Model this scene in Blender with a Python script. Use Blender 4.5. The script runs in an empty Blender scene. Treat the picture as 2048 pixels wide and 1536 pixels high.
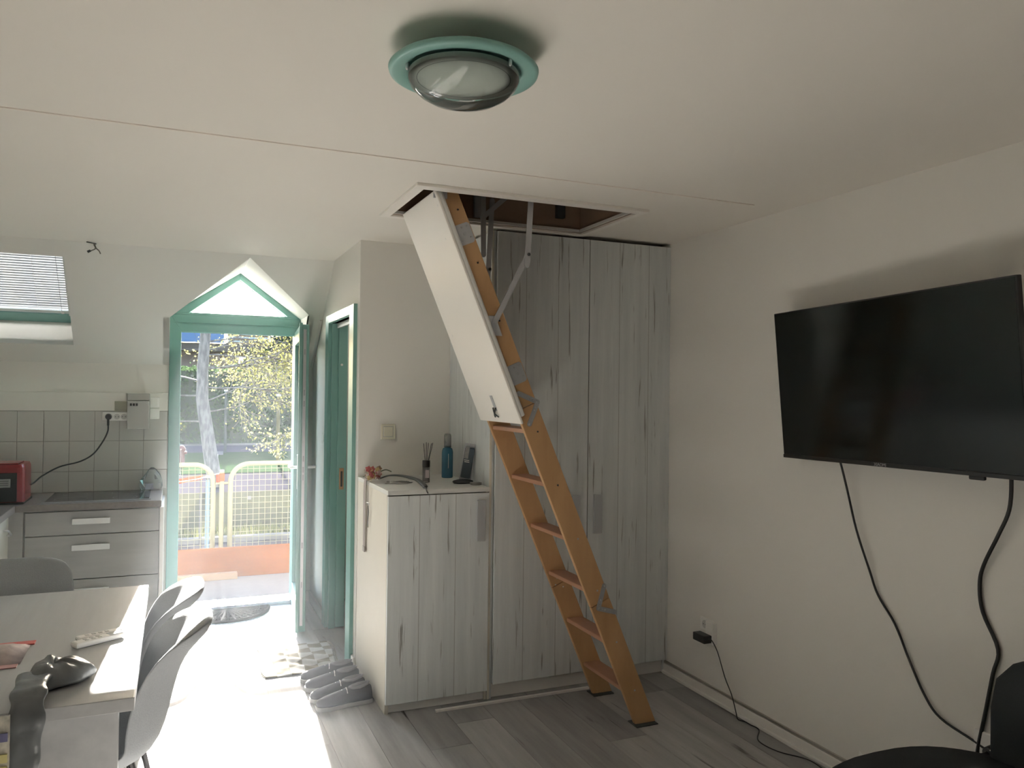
import bpy, bmesh, math, random
from mathutils import Vector, Matrix, Euler
R = math.radians
random.seed(7)
SC = bpy.context.scene
COL = SC.collection

# ------------------------------------------------------------------ camera
YAW, PITCH, ROLL, FPX = 0.40377165, 0.01113975, 0.01185273, 1583.9
cf = Vector((math.sin(YAW)*math.cos(PITCH), math.cos(YAW)*math.cos(PITCH), math.sin(PITCH)))
cr = Vector((math.cos(YAW), -math.sin(YAW), 0))
cu = cr.cross(cf)
cr2 = cr*math.cos(ROLL)+cu*math.sin(ROLL); cu2 = -cr*math.sin(ROLL)+cu*math.cos(ROLL)
cam = bpy.data.objects.new('camera', bpy.data.cameras.new('camera')); COL.objects.link(cam)
m = Matrix((cr2, cu2, -cf)).transposed().to_4x4(); m.translation = Vector((0, 0, 1.55))
cam.matrix_world = m
cam.data.sensor_width = 36; cam.data.lens = FPX/2048*36
cam.data.clip_start = 0.02; cam.data.clip_end = 500
SC.camera = cam

# ------------------------------------------------------------------ light
SUN_DIR = Vector((-0.0625, -1.0, -0.328)).normalized()     # the way the light travels
sun = bpy.data.objects.new('sun', bpy.data.lights.new('sun', 'SUN')); COL.objects.link(sun)
sun.data.energy = 13.0; sun.data.angle = R(0.5); sun.data.color = (1, .95, .89)
sun.rotation_euler = SUN_DIR.to_track_quat('-Z', 'Y').to_euler()
sun.location = (2, 30, 12)
W = bpy.data.worlds.new('sky'); SC.world = W; W.use_nodes = True
wn = W.node_tree; wn.nodes.clear()
sk = wn.nodes.new('ShaderNodeTexSky'); sk.sky_type = 'NISHITA'; sk.sun_disc = False
sk.sun_elevation = R(18.5); sk.sun_rotation = math.atan2(0.0625, 1.0)
sk.air_density = 1.0; sk.dust_density = 1.0
bg = wn.nodes.new('ShaderNodeBackground'); bg.inputs['Strength'].default_value = 0.235
wo = wn.nodes.new('ShaderNodeOutputWorld')
wn.links.new(sk.outputs[0], bg.inputs[0]); wn.links.new(bg.outputs[0], wo.inputs[0])
def portal(name, loc, direction, sx, sy):
    l = bpy.data.objects.new(name, bpy.data.lights.new(name, 'AREA')); COL.objects.link(l)
    l.data.shape = 'RECTANGLE'; l.data.size = sx; l.data.size_y = sy
    l.data.cycles.is_portal = True
    l.location = loc; l.rotation_euler = Vector(direction).to_track_quat('-Z', 'Y').to_euler()
portal('door_portal', (.42, 6.08, 1.2), (0, -1, 0), .95, 2.5)
portal('fill_window_portal', (.55, -2.32, 1.2), (0, 1, 0), 3.9, 2.2)
SC.view_settings.view_transform = 'Standard'; SC.view_settings.look = 'None'
SC.view_settings.exposure = 3.25; SC.view_settings.gamma = 1.0
SC.view_settings.use_curve_mapping = False
try:
    SC.cycles.use_denoising = True; SC.cycles.denoiser = 'OPENIMAGEDENOISE'
    SC.cycles.max_bounces = 10; SC.cycles.diffuse_bounces = 7; SC.cycles.transparent_max_bounces = 12
    SC.cycles.caustics_reflective = False; SC.cycles.caustics_refractive = False
    SC.cycles.sample_clamp_indirect = 6; SC.cycles.blur_glossy = 1.0
except Exception:
    pass

# ------------------------------------------------------------------ materials
MATS = {}
def nodes(name):
    mt = bpy.data.materials.new(name); mt.use_nodes = True
    nt = mt.node_tree; return mt, nt, nt.nodes['Principled BSDF']
def plain(name, col, rough=.5, metal=0, noise=.06, scale=12, bump=0, spec=.5, matte=False, **kw):
    if name in MATS: return MATS[name]
    mt, nt, b = nodes(name)
    tc = nt.nodes.new('ShaderNodeTexCoord'); n = nt.nodes.new('ShaderNodeTexNoise')
    n.inputs['Scale'].default_value = scale; n.inputs['Detail'].default_value = 3
    nt.links.new(tc.outputs['Object'], n.inputs['Vector'])
    mx = nt.nodes.new('ShaderNodeMix'); mx.data_type = 'RGBA'
    a = [max(0, c*(1-noise)) for c in col]; c2 = [min(1, c*(1+noise)) for c in col]
    mx.inputs['A'].default_value = (*a, 1); mx.inputs['B'].default_value = (*c2, 1)
    nt.links.new(n.outputs['Fac'], mx.inputs['Factor'])
    nt.links.new(mx.outputs['Result'], b.inputs['Base Color'])
    b.inputs['Roughness'].default_value = rough; b.inputs['Metallic'].default_value = metal
    b.inputs['Specular IOR Level'].default_value = spec
    if bump:
        bp = nt.nodes.new('ShaderNodeBump'); bp.inputs['Strength'].default_value = bump
        bp.inputs['Distance'].default_value = .01
        nt.links.new(n.outputs['Fac'], bp.inputs['Height']); nt.links.new(bp.outputs[0], b.inputs['Normal'])
    for k, v in kw.items(): b.inputs[k].default_value = v
    if matte:                                      # fully matt: earth, asphalt, chalky paint
        df_ = nt.nodes.new('ShaderNodeBsdfDiffuse'); nt.links.new(mx.outputs['Result'], df_.inputs['Color'])
        if bump: nt.links.new(bp.outputs[0], df_.inputs['Normal'])
        nt.links.new(df_.outputs[0], nt.nodes['Material Output'].inputs['Surface']); nt.nodes.remove(b)
    MATS[name] = mt; return mt
def grain(name, c1, c2, axis=2, sc=(14, 14, 1), rough=.45, cracks=None, vary=0.0, bump=.0, cr_at=(.60, .66), lines=None, world=False, crs=None, spec=.5):
    """wood: noise stretched along one axis; cracks = darker thin streaks; lines = spacing of glued boards in the print"""
    if name in MATS: return MATS[name]
    mt, nt, b = nodes(name); L = nt.links
    tc = nt.nodes.new('ShaderNodeTexCoord'); mp = nt.nodes.new('ShaderNodeMapping')
    mp.inputs['Scale'].default_value = sc
    src = tc.outputs['Object']
    if world:
        g = nt.nodes.new('ShaderNodeNewGeometry'); src = g.outputs['Position']
    L.new(src, mp.inputs['Vector'])
    oi = nt.nodes.new('ShaderNodeObjectInfo')
    n = nt.nodes.new('ShaderNodeTexNoise'); n.noise_dimensions = '4D'; n.inputs['Scale'].default_value = 1
    n.inputs['Detail'].default_value = 8; n.inputs['Roughness'].default_value = .65
    mw = nt.nodes.new('ShaderNodeMath'); mw.operation = 'MULTIPLY'; mw.inputs[1].default_value = 40 if vary else 0
    L.new(oi.outputs['Random'], mw.inputs[0]); L.new(mw.outputs[0], n.inputs['W'])
    L.new(mp.outputs[0], n.inputs['Vector'])
    cr_ = nt.nodes.new('ShaderNodeValToRGB')
    cr_.color_ramp.elements[0].position = .33; cr_.color_ramp.elements[0].color = (*c2, 1)
    cr_.color_ramp.elements[1].position = .66; cr_.color_ramp.elements[1].color = (*c1, 1)
    L.new(n.outputs['Fac'], cr_.inputs[0]); out = cr_.outputs[0]
    def mult(out, fac, colr):
        mx = nt.nodes.new('ShaderNodeMix'); mx.data_type = 'RGBA'; mx.blend_type = 'MIX'
        mx.inputs['B'].default_value = (*colr, 1)
        L.new(out, mx.inputs['A']); L.new(fac, mx.inputs['Factor']); return mx.outputs['Result']
    if cracks:
        m2 = nt.nodes.new('ShaderNodeMapping'); m2.inputs['Scale'].default_value = crs or ((sc[0]*2.2, sc[1]*2.2, sc[2]*1.6) if axis == 2 else (sc[0]*1.6, sc[1]*1.6, sc[2]*2))
        m2.inputs['Location'].default_value = (3.1, 7.7, 1.3)
        L.new(src, m2.inputs['Vector'])
        n2 = nt.nodes.new('ShaderNodeTexNoise'); n2.inputs['Scale'].default_value = 1; n2.inputs['Detail'].default_value = 5
        n2.inputs['Distortion'].default_value = .35
        L.new(m2.outputs[0], n2.inputs['Vector'])
        r2 = nt.nodes.new('ShaderNodeValToRGB'); r2.color_ramp.elements[0].position = cr_at[0]; r2.color_ramp.elements[0].color = (0, 0, 0, 1)
        r2.color_ramp.elements[1].position = cr_at[1]; r2.color_ramp.elements[1].color = (1, 1, 1, 1)
        L.new(n2.outputs['Fac'], r2.inputs[0]); out = mult(out, r2.outputs[0], cracks)
    if lines:
        sp = nt.nodes.new('ShaderNodeSeparateXYZ'); L.new(src, sp.inputs[0])
        ml = nt.nodes.new('ShaderNodeMath'); ml.operation = 'MULTIPLY'; ml.inputs[1].default_value = 1/lines
        L.new(sp.outputs[0], ml.inputs[0])
        fr = nt.nodes.new('ShaderNodeMath'); fr.operation = 'FRACT'; L.new(ml.outputs[0], fr.inputs[0])
        ls = nt.nodes.new('ShaderNodeMath'); ls.operation = 'LESS_THAN'; ls.inputs[1].default_value = .018
        L.new(fr.outputs[0], ls.inputs[0])
        n3 = nt.nodes.new('ShaderNodeMath'); n3.operation = 'MULTIPLY'; n3.inputs[1].default_value = .75
        L.new(ls.outputs[0], n3.inputs[0]); out = mult(out, n3.outputs[0], cracks or c2)
    if vary:
        hv = nt.nodes.new('ShaderNodeHueSaturation')
        mr = nt.nodes.new('ShaderNodeMapRange'); mr.inputs[3].default_value = 1-vary; mr.inputs[4].default_value = 1+vary
        L.new(oi.outputs['Random'], mr.inputs[0]); L.new(mr.outputs[0], hv.inputs['Value']); L.new(out, hv.inputs['Color']); out = hv.outputs[0]
    L.new(out, b.inputs['Base Color']); b.inputs['Roughness'].default_value = rough; b.inputs['Specular IOR Level'].default_value = spec
    if bump:
        bp = nt.nodes.new('ShaderNodeBump'); bp.inputs['Strength'].default_value = bump; bp.inputs['Distance'].default_value = .002
        L.new(n.outputs['Fac'], bp.inputs['Height']); L.new(bp.outputs[0], b.inputs['Normal'])
    MATS[name] = mt; return mt
def glass(name, tint=(1, 1, 1), mixr=.08, dirt=0.0):
    """thin clear pane: mostly transparent, some reflection, a little dust"""
    mt = bpy.data.materials.new(name); mt.use_nodes = True; nt = mt.node_tree; nt.nodes.clear(); L = nt.links
    o = nt.nodes.new('ShaderNodeOutputMaterial'); t = nt.nodes.new('ShaderNodeBsdfTransparent'); t.inputs[0].default_value = (*tint, 1)
    g = nt.nodes.new('ShaderNodeBsdfGlossy'); g.inputs['Roughness'].default_value = .03
    fr = nt.nodes.new('ShaderNodeFresnel'); fr.inputs[0].default_value = 1.45
    mx = nt.nodes.new('ShaderNodeMixShader'); L.new(fr.outputs[0], mx.inputs[0]); L.new(t.outputs[0], mx.inputs[1]); L.new(g.outputs[0], mx.inputs[2])
    out = mx.outputs[0]
    if dirt:
        d = nt.nodes.new('ShaderNodeBsdfTranslucent'); d.inputs[0].default_value = (.9, .9, .88, 1)
        n = nt.nodes.new('ShaderNodeTexNoise'); n.inputs['Scale'].default_value = 9; n.inputs['Detail'].default_value = 6
        tc = nt.nodes.new('ShaderNodeTexCoord'); L.new(tc.outputs['Object'], n.inputs['Vector'])
        mr = nt.nodes.new('ShaderNodeMapRange'); mr.inputs[1].default_value = .3; mr.inputs[2].default_value = .75
        mr.inputs[3].default_value = dirt*.5; mr.inputs[4].default_value = dirt*1.5
        L.new(n.outputs['Fac'], mr.inputs[0])
        m2 = nt.nodes.new('ShaderNodeMixShader'); L.new(mr.outputs[0], m2.inputs[0]); L.new(out, m2.inputs[1]); L.new(d.outputs[0], m2.inputs[2]); out = m2.outputs[0]
    L.new(out, o.inputs[0]); MATS[name] = mt; return mt
def leafmat(name, c1, c2, tr=.5):
    mt = bpy.data.materials.new(name); mt.use_nodes = True; nt = mt.node_tree; nt.nodes.clear(); L = nt.links
    o = nt.nodes.new('ShaderNodeOutputMaterial'); d = nt.nodes.new('ShaderNodeBsdfDiffuse'); t = nt.nodes.new('ShaderNodeBsdfTranslucent')
    tc = nt.nodes.new('ShaderNodeTexCoord'); n = nt.nodes.new('ShaderNodeTexNoise'); n.inputs['Scale'].default_value = 3.5
    L.new(tc.outputs['Object'], n.inputs['Vector'])
    r = nt.nodes.new('ShaderNodeValToRGB'); r.color_ramp.elements[0].position = .35; r.color_ramp.elements[1].position = .65
    r.color_ramp.elements[0].color = (*c1, 1); r.color_ramp.elements[1].color = (*c2, 1); L.new(n.outputs['Fac'], r.inputs[0])
    L.new(r.outputs[0], d.inputs[0]); L.new(r.outputs[0], t.inputs[0])
    mx = nt.nodes.new('ShaderNodeMixShader'); mx.inputs[0].default_value = tr; L.new(d.outputs[0], mx.inputs[1]); L.new(t.outputs[0], mx.inputs[2])
    L.new(mx.outputs[0], o.inputs[0]); MATS[name] = mt; return mt

M_wall = plain('wall_paint', (.80, .783, .735), .85, noise=.02, scale=2.5, spec=.2)
M_ceil = plain('ceiling_paint', (.82, .785, .72), .85, noise=.02, scale=1.5, spec=.2)
M_white = plain('white_laminate', (.78, .77, .74), .4, noise=.02)
M_trimw = plain('white_trim', (.80, .78, .74), .45, noise=.03)
M_hatch = plain('hatch_white', (.86, .82, .76), .5, noise=.03, scale=5)
M_teal = plain('teal_paint', (.20, .385, .345), .38, noise=.08, scale=6)
M_teal2 = plain('lamp_teal', (.24, .45, .40), .42, noise=.08, scale=9)
M_wood = grain('ladder_wood', (.60, .36, .175), (.50, .285, .13), sc=(9, 9, 1.6), rough=.5)
M_tread = grain('tread_wood', (.50, .26, .15), (.40, .20, .12), sc=(9, 1.6, 9), rough=.5)
M_ward = grain('pale_oak_decor', (.74, .765, .76), (.60, .63, .63), sc=(18, 18, 1.1), rough=.5, cracks=(.29, .285, .265), cr_at=(.64, .70), crs=(52, 52, 3.0), lines=.185)
M_table = grain('table_pale_oak', (.45, .46, .46), (.375, .38, .385), axis=1, sc=(16, 1.2, 16), rough=.4)
M_plank = grain('grey_oak_laminate', (.43, .425, .415), (.29, .285, .275), axis=1, sc=(15, 1.3, 15), rough=.5, spec=.12, vary=.22, cracks=(.13, .12, .11), cr_at=(.66, .74), bump=.15, world=True)
M_metal = plain('zinc_plate', (.52, .53, .55), .42, .75, noise=.06)
M_mgrey = plain('grey_steel_arm', (.50, .50, .52), .45, .5)
M_dark = plain('dark_rubber', (.045, .05, .048), .6)
M_black = plain('black_plastic', (.02, .02, .021), .4)
M_blackcord = plain('black_cord', (.015, .015, .015), .5)
M_screen = plain('tv_screen', (.004, .007, .006), .12, noise=0)
M_sofa = plain('charcoal_sofa_fabric', (.030, .034, .036), .95, noise=.3, scale=300, bump=.2, spec=.2)
M_chair = plain('grey_chair_fabric', (.34, .36, .375), .9, noise=.12, scale=220, bump=.15, spec=.25)
M_attic = grain('attic_hardboard', (.36, .25, .175), (.26, .175, .12), sc=(3, 3, 3), rough=.7)
M_kitchen = grain('kitchen_front_decor', (.46, .465, .455), (.38, .385, .38), axis=0, sc=(1.2, 14, 14), rough=.5)
M_worktop = plain('worktop_grey', (.22, .20, .19), .35, noise=.25, scale=60)
M_tile = plain('white_wall_tile', (.60, .59, .56), .18, noise=.03, scale=3)
M_grout = plain('grout_grey', (.34, .33, .31), .9)
M_handle = plain('satin_handle', (.46, .475, .49), .4, .1)
M_pane = glass('window_glass')
M_panedirty = glass('dusty_transom_glass', dirt=.3)
M_alu = plain('aluminium', (.75, .76, .77), .3, .8)
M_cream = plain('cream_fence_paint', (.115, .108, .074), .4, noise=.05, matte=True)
M_orange = plain('orange_plastic', (.22, .035, .012), .45, matte=True)
M_board = grain('plywood_board', (.10, .038, .014), (.075, .028, .010), axis=0, sc=(1.5, 8, 8), rough=.9, spec=.0)
M_pine = grain('raw_pine', (.12, .08, .053), (.10, .066, .043), axis=0, sc=(2, 14, 14), rough=.7)
M_conc = plain('porch_screed', (.105, .094, .092), .9, noise=.08, scale=20, matte=True)
M_plastic = plain('white_plastic', (.88, .87, .84), .35, noise=.02)
M_greyplastic = plain('grey_box_plastic', (.50, .49, .47), .5, noise=.02)

# ------------------------------------------------------------------ mesh helpers
class MB:
    def __init__(s): s.bm = bmesh.new()
    def face(s, pts):
        return s.bm.faces.new([s.bm.verts.new(p) for p in pts])
    def box(s, x0, x1, y0, y1, z0, z1, mat=None):
        P = [Vector(p) for p in ((x0,y0,z0),(x1,y0,z0),(x1,y1,z0),(x0,y1,z0),(x0,y0,z1),(x1,y0,z1),(x1,y1,z1),(x0,y1,z1))]
        if mat: P = [mat @ p for p in P]
        v = [s.bm.verts.new(p) for p in P]
        for f in ((0,3,2,1),(4,5,6,7),(0,1,5,4),(1,2,6,5),(2,3,7,6),(3,0,4,7)): s.bm.faces.new([v[i] for i in f])
        return s
    def prism(s, pts, vec):
        """pts: 3D polygon, extruded by vec"""
        vec = Vector(vec); a = [s.bm.verts.new(p) for p in pts]; b = [s.bm.verts.new(Vector(p)+vec) for p in pts]
        s.bm.faces.new(a); s.bm.faces.new(b[::-1])
        n = len(pts)
        for i in range(n): s.bm.faces.new([a[i], b[i], b[(i+1) % n], a[(i+1) % n]])
        return s
    def loft(s, rings, closed=True, caps=True):
        vs = [[s.bm.verts.new(p) for p in r] for r in rings]; n = len(rings[0])
        for a, b in zip(vs, vs[1:]):
            for i in range(n if closed else n-1):
                j = (i+1) % n
                s.bm.faces.new([a[i], a[j], b[j], b[i]])
        if caps and closed: s.bm.faces.new(vs[0][::-1]); s.bm.faces.new(vs[-1])
        return s
    def tube(s, pts, r, n=8, smoothpts=0, closed=False):
        pts = [Vector(p) for p in pts]
        if smoothpts: pts = catmull(pts, smoothpts)
        rr = r if isinstance(r, (list, tuple)) else None
        rings = []; up = Vector((0, 0, 1)); prev = None
        for i, p in enumerate(pts):
            t = (pts[min(i+1, len(pts)-1)]-pts[max(i-1, 0)])
            if t.length < 1e-9: t = Vector((0, 0, 1))
            t.normalize()
            if prev is None:
                a = t.cross(up)
                if a.length < 1e-3: a = t.cross(Vector((1, 0, 0)))
            else:
                a = prev-t*prev.dot(t)
            a.normalize(); prev = a; b = t.cross(a)
            q = (rr[min(int(i*len(rr)/len(pts)), len(rr)-1)] if rr else r)
            rings.append([p+(a*math.cos(2*math.pi*k/n)+b*math.sin(2*math.pi*k/n))*q for k in range(n)])
        return s.loft(rings)
    def lathe(s, prof, c=(0, 0, 0), n=32, caps=True):
        c = Vector(c)
        rings = [[c+Vector((r*math.cos(2*math.pi*k/n), r*math.sin(2*math.pi*k/n), z)) for k in range(n)] for r, z in prof]
        return s.loft(rings, caps=caps)
    def cyl(s, a, b, r, n=16, r2=None):
        a, b = Vector(a), Vector(b); t = (b-a).normalized(); u = t.orthogonal().normalized(); v = t.cross(u)
        r2 = r if r2 is None else r2
        return s.loft([[p+(u*math.cos(2*math.pi*k/n)+v*math.sin(2*math.pi*k/n))*q for k in range(n)] for p, q in ((a, r), (b, r2))])
    def done(s, name, mat, parent=None, bevel=0, smooth=False, seg=2, local=None, subd=0):
        bmesh.ops.recalc_face_normals(s.bm, faces=s.bm.faces)
        me = bpy.data.meshes.new(name); s.bm.to_mesh(me); s.bm.free()
        mats = mat if isinstance(mat, list) else [mat]
        for q in mats: me.materials.append(q)
        o = bpy.data.objects.new(name, me); COL.objects.link(o)
        if smooth:
            for p in me.polygons: p.use_smooth = True
        if subd:
            md = o.modifiers.new('s', 'SUBSURF'); md.levels = md.render_levels = subd
        if bevel:
            md = o.modifiers.new('b', 'BEVEL'); md.width = bevel; md.segments = seg; md.limit_method = 'ANGLE'
        if parent is not None:
            o.parent = parent
            if local is None: o.matrix_parent_inverse = PINV.get(parent.name, Matrix())
        return o
PINV = {}
def catmull(P, k):
    out = []
    for i in range(len(P)-1):
        p0, p1, p2, p3 = P[max(i-1, 0)], P[i], P[i+1], P[min(i+2, len(P)-1)]
        for j in range(k):
            t = j/k
            out.append(.5*((2*p1)+(p2-p0)*t+(2*p0-5*p1+4*p2-p3)*t*t+(3*p1-p0-3*p2+p3)*t*t*t))
    out.append(P[-1]); return out
def tag(o, label=None, cat=None, group=None, kind=None):
    if label: o['label'] = label
    if cat: o['category'] = cat
    if group: o['group'] = group
    if kind: o['kind'] = kind
    return o
def empty(name, loc=(0, 0, 0), rot=(0, 0, 0), local=False):
    """an Empty at the thing's base; parts are modelled in world space unless local=True"""
    o = bpy.data.objects.new(name, None); COL.objects.link(o); o.location = loc; o.rotation_euler = rot
    o.empty_display_size = .1
    mw = Matrix.LocRotScale(Vector(loc), Euler(rot), None)
    PINV[o.name] = Matrix() if local else mw.inverted()
    return o
def thing(name, label, cat, loc=(0, 0, 0), rot=(0, 0, 0), group=None, local=False):
    return tag(empty(name, loc, rot, local), label, cat, group)
def struct(o): o['kind'] = 'structure'; return o
def copy_tree(o, parent=None):
    c = o.copy(); COL.objects.link(c); c.parent = parent
    for ch in [x for x in bpy.data.objects if x.parent == o]: copy_tree(ch, c)
    return c
def arc(cx, cy, r, a0, a1, n): return [(cx+r*math.cos(R(a0+(a1-a0)*i/n)), cy+r*math.sin(R(a0+(a1-a0)*i/n))) for i in range(n+1)]
def lab(o, t): o['label'] = t; return o

# ------------------------------------------------------------------ room constants
XR, XL, YD, YF, H = 2.55, -1.45, 5.98, -2.1, 2.395
XT, YT = 0.95, 4.40
YC = 5.19                                        # where the flat ceiling turns into the sloping part
def zs(y): return H-(y-YC)*0.8608                # height of the sloping part

# floor: sub-floor slab with planks laid on it
fl = struct(MB().box(XL-.2, XR+.2, YF-.2, 6.25, -.12, -.004).done('floor', M_plank))
pw, plen = .192, 1.285
xx, k = XL, 0
rnd = random.Random(3)
plank_meshes = {}
while xx < XR-.01:
    x1 = min(xx+pw, XR); off = rnd.choice([0, .43, .86, .21, .64, 1.07])
    y = .3-off
    while y < 5.93:
        y0, y1 = max(y, -.2), min(y+plen, 5.93)
        if y1-y0 > .02:
            key = (round(x1-xx, 3), round(y1-y0, 3))
            if key not in plank_meshes:
                b = MB(); w, l = key; e = .0008
                b.box(e, w-e, e, l-e, -.004, 0)
                o = b.done('plank', M_plank, fl, bevel=.0006, seg=1); plank_meshes[key] = o.data; o.location = (xx, y0, 0)
            else:
                o = bpy.data.objects.new('plank', plank_meshes[key]); COL.objects.link(o); o.parent = fl; o.location = (xx, y0, 0)
        y += plen
    xx += pw
# walls
struct(MB().box(XR, XR+.15, YF-.2, 6.2, -.1, 3.3).done('wall_right', M_wall))
struct(MB().box(XL-.15, XL, YF-.2, 6.2, -.1, 3.3).done('wall_left', M_wall))
wf = MB(); wx0, wx1, wz0, wz1 = -1.4, 2.5, .12, 2.3
wf.box(XL, wx0, YF-.2, YF, -.1, H+.1); wf.box(wx1, XR, YF-.2, YF, -.1, H+.1)
wf.box(wx0, wx1, YF-.2, YF, -.1, wz0); wf.box(wx0, wx1, YF-.2, YF, wz1, H+.1)
struct(wf.done('wall_front', M_wall))
w2 = struct(empty('fill_window', ((wx0+wx1)/2, YF, wz0)))  # unseen window behind the camera, added and sized for fill light
b = MB()
for a, c, d, e in ((wx0, wx0+.07, wz0, wz1), (wx1-.07, wx1, wz0, wz1), (wx0, wx1, wz0, wz0+.07), (wx0, wx1, wz1-.07, wz1), (-.10, -.02, wz0, wz1), (1.02, 1.10, wz0, wz1)): b.box(a, c, YF-.1, YF-.03, d, e)
b.done('fill_window_frame', M_teal, w2)
MB().box(wx0+.05, wx1-.05, YF-.075, YF-.07, wz0+.05, wz1-.05).done('pane', M_pane, w2)

# back wall (kitchen wall and door wall): polygons around the door opening
JL, JR, FZ, PK = -.03, .852, 2.068, (.427, 2.381)
wb = MB()
wb.box(XL, JL, YD, YD+.16, -.1, zs(YD)+.02)
wb.box(JR, XR, YD, YD+.16, -.1, zs(YD)+.02)
wb.box(JR, XR, YD, YD+.16, zs(YD), 3.0) ; wb.bm.verts.ensure_lookup_table()
wall_back = struct(wb.done('wall_back', M_wall))

# ceiling with the hatch hole; the hole
HX0, HX1, HY0, HY1 = .935, 1.955, 3.135, 3.68
cb = MB()
cb.box(XL, XR, YF, HY0, H, H+.12); cb.box(XL, XR, HY1, YC, H, H+.12)
cb.box(XL, HX0, HY0, HY1, H, H+.12); cb.box(HX1, XR, HY0, HY1, H, H+.12)
cb.box(XT, XR, YC, 6.2, H, H+.12)
struct(cb.done('ceiling', M_ceil))
# sloping part, in pieces around the skylight and the dormer of the door
N = Vector((0, .652, .758)); TH = N*.04
def sp(x, y): return Vector((x, y, zs(y)))
sl = MB()
SX0, SX1, SY0, SY1 = -1.32, -.602, 5.284, 5.85
for q in ([(XL, YC), (JL, YC), (JL, SY0), (XL, SY0)], [(XL, SY0), (SX0, SY0), (SX0, SY1), (XL, SY1)],
          [(SX1, SY0), (JL, SY0), (JL, SY1), (SX1, SY1)], [(XL, SY1), (JL, SY1), (JL, YD), (XL, YD)],
          [(JL, YC), (JR, YC), (JR, 5.57), (.43, 5.21), (JL, 5.63)], [(JR, YC), (XT+.12, YC), (XT+.12, YD), (JR, YD)]):
    sl.prism([sp(*p) for p in q], TH)
slope = struct(sl.done('ceiling_slope', M_wall))
# dormer reveal over the door
dr = MB()
A = Vector((JL, YD, FZ)); Bp = Vector((PK[0], YD, PK[1])); Cc = Vector((JR, YD, FZ))
Ai, Bi, Ci = sp(JL, 5.63), sp(.43, 5.21), sp(JR, 5.57)
dr.prism([A, Bp, Bi, Ai], (-.02, .0, .05)); dr.prism([Cc, Bp, Bi, Ci], (.02, .0, .05))
dr.prism([A, Ai, sp(JL, YD)], (-.04, 0, 0)); dr.prism([Cc, Ci, sp(JR, YD)], (.04, 0, 0))
struct(dr.done('wall_dormer', M_wall))
# unseen outer boxes, added to block daylight leaks
rf = MB()
Y0r, Y1r = 5.0, 6.25
def so(x, y): return sp(x, y)+N*.3
for q in ([(XL-.3, Y0r), (JL-.25, Y0r), (JL-.25, Y1r), (XL-.3, Y1r)],):
    pass
rf.box(XL-.3, XR+.3, YF-.4, HY0, H+.9, H+1.0)
rf.box(XL-.3, XR+.3, HY0, 5.3, H+.9, H+1.0)
rf.box(XL-.3, XR+.3, YF-.4, YF-.2, -.1, H+1.0)
rf.box(XL-.3, SX0, 5.2, 5.3, H+.04, H+1.0); rf.box(SX0, SX1, 5.15, 5.2, H+.02, H+1.0); rf.box(SX1, JL, 5.2, 5.3, H+.04, H+1.0); rf.box(JL, XR+.3, 5.19, 5.3, H+.1, H+1.0)
struct(rf.done('roof', plain('light_block', (.12, .10, .09), .9)))
# partition block beside the door: front face and side face with the sliding door opening
wp = MB()
wp.box(XT, XR, YT, YT+.1, 0, H)
DY0, DY1, DZ = 4.58, 5.25, 1.99
wp.box(XT, XT+.12, YT+.1, DY0, 0, H); wp.box(XT, XT+.035, DY1, YD, 0, H); wp.box(XT, XT+.12, DY0, DY1, DZ, H)
struct(wp.done('wall_partition', M_wall))
struct(MB().box(XT-.012, XT, YT, 4.455, .0, .07).box(XT-.012, XT, 5.36, YD, 0, .07).done('baseboard_partition', M_trimw))
# little batten where the slope meets the partition
a, c = sp(XT-.012, 5.60), sp(XT-.012, 5.97)
struct(MB().tube([a, c], .011, 6).done('trim_1', M_trimw))

# ceiling hairline joint, baseboards
struct(MB().box(XL, 2.35, 2.795, 2.803, H-.0035, H).done('trim_2', plain('joint_tape', (.86, .80, .72), .7)))
bb = empty('baseboard_right', (XR, 0, 0)); struct(bb)
MB().box(XR-.016, XR, YF, 3.74, 0, .055).done('skirting', M_trimw, bb, bevel=.003)
MB().box(XR-.026, XR, YF, 3.74, 0, .018).done('quarter_round', M_trimw, bb, bevel=.004)
MB().box(XR-.010, XR, YF, 3.74, .055, .068).done('cable_strip', plain('greyish_strip', (.5, .47, .42), .6), bb)
struct(MB().box(1.19, 2.03, 3.672, 3.690, 0, .010).done('trim_3', M_trimw))
struct(MB().box(JR, XT, YD-.014, YD, 0, .07).done('baseboard_back', M_trimw))

# added thin scatter volume, stands in for veiling glare of the lens
hz = bpy.data.materials.new('veil_haze'); hz.use_nodes = True; hz.node_tree.nodes.clear()
vs_ = hz.node_tree.nodes.new('ShaderNodeVolumeScatter'); vs_.inputs['Color'].default_value = (.86, .93, 1, 1); vs_.inputs['Density'].default_value = .011; vs_.inputs['Anisotropy'].default_value = .2
vo_ = hz.node_tree.nodes.new('ShaderNodeOutputMaterial'); hz.node_tree.links.new(vs_.outputs[0], vo_.inputs['Volume'])
tag(MB().box(XL+.01, XR-.01, YF+.01, YD-.03, .004, H-.004).done('haze', hz), 'added thin haze volume imitating lens veil over the room', 'haze', kind='stuff')

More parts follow.
